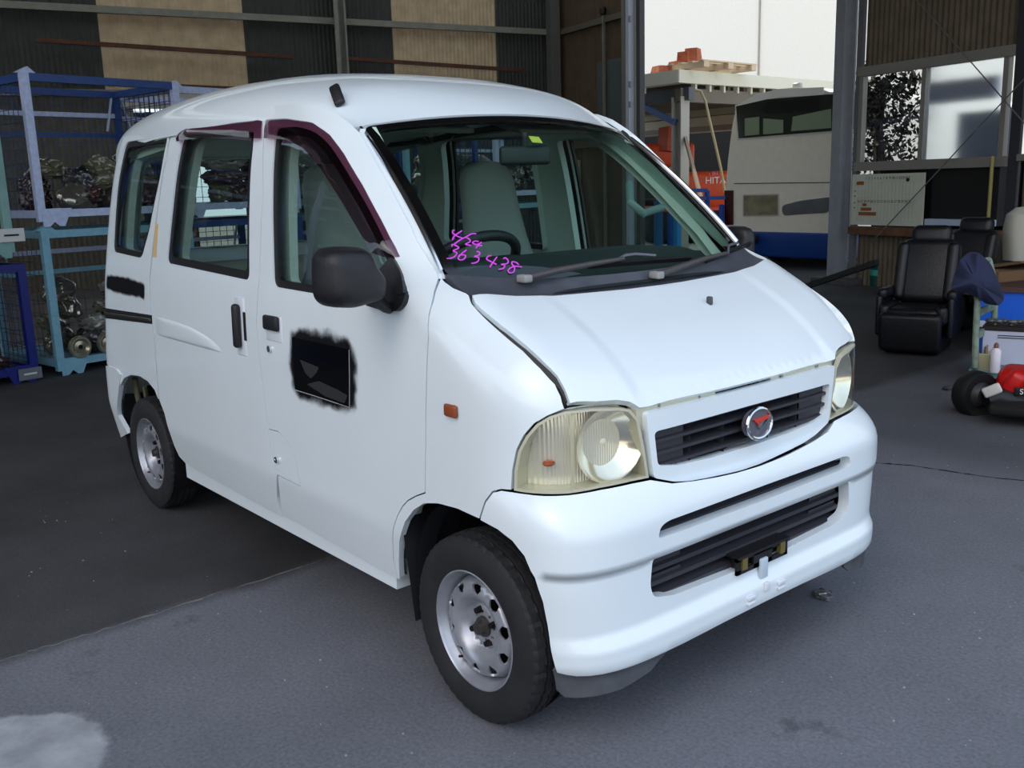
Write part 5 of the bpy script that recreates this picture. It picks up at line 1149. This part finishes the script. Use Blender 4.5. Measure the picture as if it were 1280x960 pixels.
# ================================================================ mesh cages with wrapped parts
CB1 = mat('cage_blue', (.13, .25, .48), .45, noise=.1, nscale=20); CB2 = mat('cage_light_blue', (.47, .65, .72), .6, noise=.08, nscale=25)
CB3 = mat('cage_navy', (.03, .09, .42), .4); CB4 = mat('cage_teal', (.48, .62, .60), .6, noise=.1); CB0 = mat('cage_worn_blue_white', (.70, .74, .86), .4, noise=.10, nscale=30)
WIRE = mat('cage_wire_blue', (.12, .22, .38), .5); WIRER = mat('cage_wire_rust', (.36, .30, .22), .7)
YW = math.radians(100); CU = A([math.cos(YW), math.sin(YW), 0]); CV = A([-math.sin(YW), math.cos(YW), 0])     # CU to the right, CV to the back
RC = np.stack([CU, CV, EZ], 1)
PLASTIC = [mat('clear_wrap_grey', (.30, .29, .27), .16, bump=.9, bscale=16, coat=.8, col2=(.55, .54, .50)), mat('clear_wrap_dark', (.08, .08, .085), .14, bump=.9, bscale=18, coat=.8, col2=(.26, .26, .27)),
           mat('wrapped_chrome', (.62, .60, .55), .14, metal=.8, bump=.6, bscale=12), mat('wrapped_brown', (.26, .17, .15), .25, bump=.7, bscale=15, coat=.7), mat('clear_wrap_olive', (.36, .36, .28), .2, bump=.8, bscale=14, coat=.8)]
from mathutils import noise as mnoise
def lump_mesh(seed, sc, crump):
    bm = bmesh.new(); bmesh.ops.create_icosphere(bm, subdivisions=4, radius=1); o = Vector((seed*7.3, seed*3.1, 0))
    for v in bm.verts:
        d = v.co.normalized(); k = 1+.30*mnoise.noise(d*1.4+o)+crump*mnoise.noise(d*4.5+o)+crump*.5*mnoise.noise(d*9+o); v.co = Vector((d.x*sc[0]*k, d.y*sc[1]*k, d.z*sc[2]*k))
    me = bpy.data.meshes.new('lump'); bm.to_mesh(me); bm.free(); me.polygons.foreach_set('use_smooth', [True]*len(me.polygons)); me.set_sharp_from_angle(angle=math.radians(60)); return me
LUMPS = []
for k in range(10):
    me = lump_mesh(k, (.125+.045*(k % 3), .095+.015*(k % 2), .075+.018*(k % 4)), .22 if k % 5 != 2 else .06); me.materials.append(PLASTIC[k % 5]); LUMPS.append(me)
ORD = ['first', 'second', 'third', 'fourth', 'fifth', 'sixth', 'seventh']; LCOL = ['grey', 'black', 'chrome', 'brown', 'olive']
def fill(K, w, d, z, n, where, group, levels=3, h=.15):
    for lv in range(levels):
        m = max(3, int(n*(1-.22*lv))); cnt = {0: 0, 1: 0}
        for i in range(m):
            bk = i % 3 == 0; cnt[bk] += 1
            u = .19+(w-.38)*((i+.5)/m)+RNG.uniform(-.02, .02); v = RNG.uniform(.50, d-.24) if bk else RNG.uniform(.19, .26)
            p = K+u*CU+v*CV+EZ*(z+.12+h*lv+RNG.uniform(-.01, .01)); j = int(RNG.integers(0, 10)); o = bpy.data.objects.new('wrapped_car_part', LUMPS[j]); scene.collection.objects.link(o)
            o.location = Vector(p.tolist()); o.rotation_euler = (RNG.uniform(-.4, .4), RNG.uniform(-.4, .4), RNG.uniform(0, 6))
            tag(o, '%s wrapped part, %s from left, %s layer %s, %s' % (LCOL[j % 5], ORD[cnt[bk]-1], ['bottom', 'middle', 'top', 'uppermost'][lv], 'at back' if bk else 'in front', where), 'car part', group)
def cage(K, z, w, d, h, m, wire, label, mpost=None, front_low=True, tags=True, legs=True):
    C = empty('mesh_cage', (K[0], K[1], z), label, 'storage cage'); p = lambda u, v, zz: K+u*CU+v*CV+EZ*(z+zz); mp = mpost or m
    for u, v in ((0, 0), (w, 0), (0, d), (w, d)):
        t = MB(); t.box(p(u, v, h/2+.02), (.062, .05, h-.04), RC); t.build('post', mp if v == 0 else m, C)
    for zz in (.10, h-.03):
        for a, b in (((0, 0), (w, 0)), ((0, d), (w, d)), ((0, 0), (0, d)), ((w, 0), (w, d))):
            t = MB(); t.bar(p(*a, zz), p(*b, zz), .045, .06); t.build('rail', m if zz > .2 else mp, C)
    for zz in (h-.22, h-.40): t = MB(); t.bar(p(0, d, zz), p(w, d, zz), .02, .04); t.build('rail', CB0 if zz > h-.3 else m, C)
    t = MB(); t.box(p(w/2, d/2, .10), (w-.06, d-.06, .03), RC); t.build('base_plate', m, C)
    for u, s_ in ((0, 1), (w, -1)):
        t = MB(); t.prism([(0, .14), (0, .0), (.05*s_, .0), (.09*s_, .035), (.13*s_, .0), (.17*s_, .0), (.24*s_, .14)], p(u, -.03, 0), CU, EZ, CV, .012); t.build('foot_gusset', mp, C)
        t = MB(); t.bar(p(u+.05*s_, d-.01, h-.06), p(u+.12*s_, d-.01, h-.36), .012, .035); t.build('brace_strap', CB0, C)
    wm = MB()
    for zz in np.arange(.18, h-.08, .105): wm.bar(p(0, d, zz), p(w, d, zz), .005, .005); wm.bar(p(0, 0, zz), p(0, d, zz), .005, .005); wm.bar(p(w, 0, zz), p(w, d, zz), .005, .005)
    for uu in np.arange(.08, w, .085): wm.bar(p(uu, d, .1), p(uu, d, h), .005, .005)
    for vv in np.arange(.08, d, .085):
        for u in (0, w): wm.bar(p(u, vv, .1), p(u, vv, h), .005, .005)
    o = wm.build('wire_mesh', wire, C); o['kind'] = 'stuff'
    t = MB(); t.prism([(-.06, 0), (.10, 0), (.04, .05)], p(0, .0, h), CU, EZ, CV, .05); t.build('corner_cup', mp, C)
    return C
K1 = at((79, 470), 2, 0)+CV*.03; Wd, Dp, Hc = 1.28, 1.0, 1.17
cage(K1, 0, Wd, Dp, Hc, CB2, WIRER, 'light blue lower cage left of the van, rusty wire back')
cage(K1, Hc+.03, Wd, Dp, Hc, CB1, WIRE, 'blue and silver upper cage left of the van above the light blue one', mpost=CB0)
fill(K1, Wd, Dp, .10, 7, 'light blue cage', 'parts in the light blue lower cage', 4, .14)
fill(K1, Wd, Dp, Hc+.13, 7, 'silver-blue upper cage', 'parts in the blue upper cage', 3, .12)
t = MB(); p_ = K1+CU*.30+CV*.05+EZ*.20
for k in range(2):
    q = K1+CU*(.17+.24*k)-CV*.0+EZ*.215; t = MB(); t.lathe(q, -CV, [(0, .09), (.03, .095), (.05, .085), (.05, .07), (.03, .05), (.035, .02)], 20); tag(t.build('round_lamp', mat('dull_silver_lamp', (.62, .60, .52), .25, metal=.7)), ['round silver lamp unit by the left foot of the light blue cage', 'round silver lamp unit second from the left foot of the cage'][k], 'lamp unit')
K2 = at((44, 476), 2, 0)-CU*Wd
cage(K2, 0, Wd, Dp, .93, CB3, WIRE, 'navy blue lower cage at the left edge of the photo')
cage(K2+CU*-.06, .98, Wd, Dp, Hc, CB4, WIRE, 'pale teal upper cage at the left edge above the navy one')
fill(K2, Wd, Dp, .10, 5, 'navy cage', 'parts in the navy cage', 3, .15)
fill(K2+CU*-.06, Wd, Dp, 1.10, 4, 'teal cage', 'parts in the teal cage', 2, .15)
TAGW = mat('label_card', (.80, .80, .78), .6)
def onfront(p, K):
    d = ray(p); return CAM+d*(((K-CV*.045-CAM)@CV)/(d@CV))
for p_, s_, l_ in ((onfront((14, 294), K2), 1, 'white card label on a cord at the foot of the teal cage'), (onfront((38, 467), K2), .9, 'small grey card label on the foot of the navy cage')):
    t = MB(); t.box(p_, (.20*s_, .006, .10*s_), RC); o = t.build('card_label', TAGW if s_ == 1 else mat('grey_card', (.40, .42, .45), .6)); tag(o, l_, 'label')
    t = MB(); t.box(p_-CV*.005, (.11*s_, .004, .014), RC); t.build('printed_line', INK if s_ == 1 else TAGW, o)
# further cages behind the van, seen through its windows
for i, (du, dv, m0, m1) in enumerate(((1.42, .25, CB1, CB0), (2.84, .1, CB2, CB2), (4.26, .35, CB1, CB1), (5.7, .15, CB2, CB0))):
    K = K1+CU*du+CV*dv; nm = ['first', 'second', 'third', 'fourth'][i]
    cage(K, 0, Wd, Dp, Hc, m0, WIRE, '%s lower cage in the row behind the van, counted from the left' % nm); cage(K, Hc+.03, Wd, Dp, Hc-.1*(i % 2), m1, WIRE, '%s upper cage in the row behind the van, counted from the left' % nm)
    fill(K, Wd, Dp, .1, 4, '%s lower cage behind van' % nm, 'parts in the %s lower cage behind the van' % nm, 3, .16); fill(K, Wd, Dp, Hc+.13, 4, '%s upper cage behind van' % nm, 'parts in the %s upper cage behind the van' % nm, 3, .15)
t = MB()
for i, (m0, m1) in enumerate(((CB2, CB1), (CB3, CB0), (CB2, CB3))):
    K = K2-CU*(1.55*(i+1))-CV*.3; nm = ['nearest', 'middle', 'furthest'][i]
    cage(K, 0, Wd, Dp, Hc, m0, WIRER, '%s lower cage of those left of the frame, seen mirrored in the van windows' % nm); cage(K, Hc+.03, Wd, Dp, Hc-.1, m1, WIRE, '%s upper cage of those left of the frame, seen mirrored in the van windows' % nm)
    fill(K, Wd, Dp, .1, 4, '%s mirrored lower cage' % nm, 'parts in the %s lower mirrored cage' % nm, 3, .2); fill(K, Wd, Dp, Hc+.13, 4, '%s mirrored upper cage' % nm, 'parts in the %s upper mirrored cage' % nm, 3, .17)
# ================================================================ captain seats on the floor at the right
LEA = mat('black_leather', (.055, .055, .075), .42, bump=.2, bscale=60)
def cseat(P, yaw, label, sc=1.0):
    S = empty('captain_chair', (P[0], P[1], 0), label, 'chair'); c, s_ = math.cos(yaw), math.sin(yaw); f = A([c, s_, 0]); l = A([-s_, c, 0]); R = np.stack([f, l, EZ], 1)
    q = lambda a, b, z: A([P[0], P[1], 0])+a*f*sc+b*l*sc+z*EZ*sc
    def bx_(nm, c_, d, r, tilt=0, m=LEA):
        R_ = R @ np.array(Matrix.Rotation(tilt, 3, 'Y')); t = MB(); t.rbox(q(*c_), A(d)*sc, r*sc, R_, 4); t.build(nm, m, S)
    bx_('seat_base', (0, 0, .16), (.62, .56, .30), .04); bx_('front_skirt', (.36, 0, .24), (.14, .60, .40), .05, .1)
    bx_('seat_cushion', (.06, 0, .40), (.60, .52, .17), .07); bx_('side_bolster', (.06, .28, .41), (.54, .11, .20), .05); bx_('side_bolster', (.06, -.28, .41), (.54, .11, .20), .05)
    bx_('armrest', (-.02, .34, .60), (.42, .10, .12), .045); bx_('armrest', (-.02, -.34, .60), (.42, .10, .12), .045); bx_('arm_side', (0, .35, .38), (.50, .06, .42), .03); bx_('arm_side', (0, -.35, .38), (.50, .06, .42), .03)
    bx_('backrest', (-.32, 0, .80), (.20, .56, .70), .09, -.26); bx_('back_bolster', (-.27, .25, .80), (.20, .12, .62), .05, -.26); bx_('back_bolster', (-.27, -.25, .80), (.20, .12, .62), .05, -.26)
    bx_('headrest', (-.42, 0, 1.18), (.16, .40, .21), .07, -.2)
    for sg in (-.07, .07): t = MB(); t.cyl(q(-.40, sg, 1.02), q(-.42, sg, 1.15), .010*sc, 8); t.build('headrest_stem', CHR, S)
Gs = at((1133, 446), 2, 0)
yw = math.atan2(CAM[1]-Gs[1], CAM[0]-Gs[0])
d0 = A([math.cos(yw-.22), math.sin(yw-.22), 0]); cseat(Gs-d0*.34, yw-.22, 'black leather captain seat standing nearer, between bumper and trolley', .77)
Gs2 = at((1192, 408), 2, 0); cseat(Gs2, yw-.5, 'black leather captain seat behind the nearer one, only its headrest and shoulder showing', .77)
# ---- pails, plank, timber, foam roll
for k, (p, r, h, c_, l_) in enumerate((((1071, 355), .14, .26, (.62, .22, .08), 'orange pail against the wall by the grey post'), ((1089, 358), .11, .30, (.06, .26, .24), 'dark green pail between the orange and the blue pail'), ((1106, 357), .15, .32, (.05, .28, .50), 'blue pail with a pale band left of the seat'))):
    g_ = at(p, 2, 0); C = g_+(E2)*.12; o = empty('pail', C, l_, 'pail'); t = MB(); t.lathe(C, EZ, [(0, 0.001), (0, r*.9), (h, r), (h+.01, r+.008), (h+.01, r-.004), (.03, r*.86)], 24); t.build('bucket', mat('pail_%d' % k, c_, .45), o)
    t = MB(); t.lathe(C, EZ, [(h*.45, r*.96), (h*.70, r*.99)], 24); t.v = [tuple(A(v)+(A(v)-C)*A([.01, .01, 0])) for v in t.v]; t.build('label_band', mat('pail_band_%d' % k, tuple(min(1, v*1.6+.12) for v in c_), .5), o)
t = MB(); t.bar(at((1000, 358), 2, .05)+A([0, 0, .12]), at((1092, 330), 2, 0)*1.0+A([.6, -1.3, .42]), .07, .05); 
pA = at((985, 366), 2, .03); pB = far((1096, 328), 10.4)
t = MB(); t.bar(pA, pB, .07, .06); tag(t.build('dark_plank', mat('dark_plank', (.13, .13, .14), .7)), 'dark plank lying slanted in front of the grey post foot', 'plank')
t = MB(); t.bar(at((1117, 362), 2, .012), far((1139, 316), 9.7), .02, .02); tag(t.build('white_stick', mat('white_stick', (.72, .70, .64), .6)), 'thin white stick leaning behind the black seat', 'stick')
fp = far((1277, 318), 9.0); t = MB(); t.lathe((fp[0], fp[1], fp[2]-.05), (0, 0, 1), [(0, .001), (0, .15), (.25, .17), (.42, .15), (.48, .08), (.49, .001)], 20, rad=lambda i, k, r: r*(1+.06*math.sin(k*1.7+i))); tag(t.build('foam_roll', mat('white_foam_bag', (.70, .69, .64), .7, bump=.4, bscale=10)), 'white foam bag standing on the shelf at the right edge', 'bag')
t = MB(); c_ = far((1262, 348), 8.2); 
cb = empty('cardboard_box', c_, 'brown cardboard sheet box on top of the blue bench', 'box'); t.box(c_, (.5, 1.0, .20), Rw); t.build('carton', mat('cardboard', (.42, .32, .22), .85), cb)
t = MB(); t.box(c_+EZ*.115+E1*-.02, (.5, .5, .012), Rw @ np.array(Matrix.Rotation(.2, 3, 'Y'))); t.build('flap', MATS['cardboard'], cb)
# ---- blue bench/cabinet
def pb(p, D): return far(p, D)
bc = far((1275, 400), 7.6); bz0, bz1 = float(far((1262, 398), 7.6)[2]), float(far((1262, 364), 7.6)[2])
bb = empty('blue_cabinet', (bc[0], bc[1], 0), 'bright blue metal cabinet behind the trolley at the right edge', 'cabinet')
bl_ = far((1222, 380), 7.6); L0 = A([bl_[0], bl_[1], 0]); UXR = A([.95, .31, 0]); FYR = A([-.31, .95, 0]); cdir = UXR; RB = np.stack([UXR, FYR, EZ], 1)
t = MB(); t.box(L0+cdir*.75+FYR*.3+EZ*(bz0+bz1)/2, (1.5, .6, bz1-bz0+.02), RB); t.build('drawer_front', mat('bright_blue_panel', (.06, .36, .82), .45), bb)
t = MB(); t.box(L0+cdir*.75+FYR*.3+EZ*(bz0-.035), (1.5, .61, .05), RB); t.build('white_strip', mat('white_strip', (.75, .78, .82), .5), bb)
t = MB(); t.box(L0+cdir*.75+FYR*.32+EZ*(bz0-.06)/2, (1.5, .58, bz0-.06), RB); t.build('cabinet_body', mat('blue_body', (.08, .28, .55), .5), bb)
t = MB(); t.box(L0+cdir*.75+FYR*.3+EZ*(bz1+.03), (1.54, .66, .04), RB); t.build('worktop', mat('reddish_worktop', (.30, .20, .18), .7), bb)
# ---- trolley with handle, cloth on it
TG0 = at((1219, 472), 2, 0); tdir = UXR; TF = FYR
TR_ = mat('worn_green_grey_paint', (.44, .50, .44), .6, noise=.3, nscale=14); TP = mat('pale_teal_deck', (.42, .56, .58), .5, noise=.1)
tz = .17; q0 = far((1211, 466), 6.55); tl_ = A([q0[0], q0[1], 0])
tro = empty('platform_trolley', tl_, 'platform trolley with bent worn grey handle holding battery and cans', 'trolley')
zt5 = float(q0[2])
t = MB(); t.box(tl_+tdir*.45+TF*.30+EZ*(zt5-.0), (.9, .62, .05), RB); t.build('deck', TP, tro)
hh = [far(p, 6.5) for p in ((1219, 460), (1219.5, 420), (1221, 392), (1222, 375), (1218, 352), (1213, 332))]
t = MB(); t.tube(hh, .022, 10); t.build('handle', TR_, tro)
hh2 = [a+TF*.50+tdir*.06 for a in hh]; t = MB(); t.tube(hh2, .022, 10); t.build('handle', TR_, tro)
t = MB(); t.tube([hh[-1], hh[-1]+TF*.25, hh2[-1]], .02, 10); t.build('handle_bar', TR_, tro)
for k in (1, 2):
    t = MB(); t.bar(hh[k], hh2[k], .02, .05); t.build('cross_bar', TR_, tro)
t = MB(); t.rbox(tl_+tdir*.08+TF*.02+EZ*(zt5+.07), (.10, .02, .13), .008, RB); t.build('handle_bracket', mat('cream_bracket', (.60, .58, .46), .6), tro)
for u, v in ((.12, .1), (.8, .1), (.12, .5), (.8, .5)):
    t = MB(); w_ = tl_+tdir*u+TF*v+EZ*.06; t.cyl(w_-TF*.02, w_+TF*.02, .06, 14); t.build('caster', RUB, tro)
cl_ = MB(); P_ = {}
c0_ = far((1216, 322), 6.45)
outline = [(1209, 316), (1222, 317), (1236, 330), (1246, 352), (1254, 375), (1250, 382), (1232, 380), (1222, 372), (1205, 366), (1188, 361), (1192, 345), (1200, 325)]
cen_ = far((1222, 350), 6.40); R_ = [far(p, 6.46+.03*math.sin(i*.8)) for i, p in enumerate(rnd(A(outline, float), 5, 3))]; n_ = len(R_)
vs = []; 
for t_ in (1.0, .85, .6, .3): 
    for i, q in enumerate(R_): vs.append(cen_+(q-cen_)*t_-FYR*(.05*(1-t_**2)+.010*math.sin(i*.45+t_*4)*(t_ > .2)))
f_ = [(k*n_+i, k*n_+(i+1) % n_, (k+1)*n_+(i+1) % n_, (k+1)*n_+i) for k in range(3) for i in range(n_)]+[tuple(3*n_+i for i in range(n_))]
vs2 = [v+FYR*.10 for v in vs]; cl_.add(vs, f_, True); 
cl_.add(vs2, [q[::-1] for q in f_], True); cl_.add(vs[:n_]+vs2[:n_], [(i, n_+i, n_+(i+1) % n_, (i+1) % n_) for i in range(n_)], True)
tag(cl_.build('work_cloth', mat('navy_cloth', (.15, .17, .28), .9, bump=.4, bscale=30), auto=80), 'dark navy work cloth draped over the trolley handle', 'cloth')
# things on the trolley
t = MB(); bt = empty('car_battery', tl_, 'white car battery with dark top on the trolley', 'battery'); b0 = far((1258, 463), 6.6); b0 = A([b0[0], b0[1], zt5+.03])
t.box(b0+TF*.1+EZ*.12, (.32, .17, .24), RB); t.build('case', mat('white_battery', (.70, .72, .80), .45), bt); t = MB(); t.box(b0+TF*.1+EZ*.25, (.335, .18, .03), RB); t.build('lid', mat('maroon_black', (.10, .06, .08), .5), bt)
for k in range(3): t = MB(); t.cyl(b0+TF*.1+tdir*(-.1+.1*k)+EZ*.26, b0+TF*.1+tdir*(-.1+.1*k)+EZ*.285, .014, 10); t.build('terminal', BR, bt)
text('BATTERY', .022, b0+TF*.012+EZ*.20+tdir*.03, tdir, EZ, INK, bt) if False else None
for zz in (.205, .19): t = MB(); t.box(b0+TF*.012+EZ*zz+tdir*.02, (.18, .004, .005), RB); t.build('printed_line', INK, bt)
t = MB(); s0 = far((1243, 466), 6.42); s0 = A([s0[0], s0[1], zt5+.025]); sp = empty('spray_can', s0, 'white spray can standing before the battery', 'spray can'); t.lathe(s0, EZ, [(0, .001), (0, .031), (.005, .033), (.145, .033), (.155, .026), (.165, .018)], 20); t.build('can', mat('white_can', (.82, .80, .84), .35), sp)
t = MB(); t.lathe(s0, EZ, [(.165, .016), (.19, .014), (.20, .006), (.2, .001)], 14); t.build('nozzle', mat('brown_nozzle', (.45, .28, .2), .5), sp)
t = MB(); g0 = b0+TF*.10+EZ*.275
for k in range(7): t = MB(); p_ = g0+tdir*(-.13+.045*k)+TF*RNG.uniform(-.04, .02)+EZ*.02; t.sphere(p_, .028, 10, 6, (1.3, .9, .6)); tag(t.build('metal_fitting', mat('grey_fittings', (.42, .44, .45), .4, metal=.5)), 'small grey metal fitting, %s from left on top of the battery' % ORD[k], 'fitting', 'fittings on the battery')
t = MB(); q = far((1257, 411), 6.8); t.lathe(q, EZ, [(-.03, .03), (-.03, .055), (.03, .055), (.03, .03), (-.03, .03)], 24); tag(t.build('tape_roll', mat('tan_tape', (.70, .55, .40), .6)), 'roll of tan tape behind the battery on the trolley', 'tape')
for k, (a_, b_) in enumerate((((1230, 465), (1236, 420)), ((1227, 466), (1234, 425)), ((1233, 466), (1238, 430)))):
    t = MB(); t.bar(far(a_, 6.55), far(b_, 6.7), .012, .03); tag(t.build('thin_slat', mat('slat_%d' % k, ((.5, .42, .32), (.3, .3, .3), (.55, .55, .5))[k], .7)), ['tan thin slat upright on the trolley beside the battery', 'dark thin slat upright on the trolley beside the handle', 'pale thin slat upright on the trolley nearest the battery'][k], 'slat')
# ---- red engine machine with rubber wheel at the right edge
m0 = at((1262, 525), 2, 0); mc = empty('engine_machine', m0, 'red engine machine with black wheel at the right edge', 'machine')
q = far((1219, 492), 5.75); t = MB(); axw = A(UXR*.75-FYR*.66); t.lathe(q, axw, [(-.05, .08), (-.055, .125), (-.03, .138), (.03, .138), (.055, .125), (.05, .08)], 32); t.build('wheel', RUB, mc)
t = MB(); t.lathe(q+axw*.02, axw, [(.05, .001), (.055, .05), (.02, .085), (-.02, .09)], 20); t.build('hub', mat('dark_hub', (.16, .16, .17), .5), mc)
t = MB(); t.rbox(far((1282, 482), 5.7), (.30, .30, .22), .06, RB); t.build('engine_cover', mat('engine_red', (.72, .07, .07), .35), mc)
t = MB(); t.rbox(far((1268, 478), 5.6), (.10, .12, .14), .03, RB @ np.array(Matrix.Rotation(.5, 3, 'Y'))); t.build('red_duct', MATS['engine_red'], mc)
t = MB(); t.rbox(far((1279, 490), 5.52), (.09, .01, .05), .004, RB); t.build('name_plate', BLK, mc); text('S', .045, far((1277, 490), 5.50), UXR, EZ, mat('white_lettering2', (.9, .9, .9), .5), mc)
t = MB(); t.tube([far(p, 5.6) for p in ((1232, 500), (1245, 496), (1262, 500), (1285, 506))], [.05, .055, .06, .07], 12); t.build('exhaust_muffler', mat('black_muffler', (.09, .09, .09), .5), mc)
t = MB(); t.rbox(far((1240, 488), 5.5), (.10, .03, .06), .012, RB @ np.array(Matrix.Rotation(-.5, 3, 'Y'))); t.build('white_guard', mat('white_guard', (.75, .74, .72), .5), mc)
t = MB(); t.rbox(m0+EZ*.09+tdir*.15, (.5, .4, .06), .02, RB); t.build('base_frame', DARK, mc)
for k, (p_, l_) in enumerate((((1262, 521), 'small dark stone chip under the red machine'), ((1185, 487), 'tiny dark chip on the floor before the seat'))):
    g_ = at(p_, 2, 0); t = MB(); t.rbox(g_+EZ*.014, (.05, .08, .028), .012); tag(t.build('stone_chip', mat('stone_grey', (.22, .22, .24), .8)), l_, 'stone')
# empty rack frame with hanging bars behind: ladder of blue steel seen through windscreen is cage no. 2-3
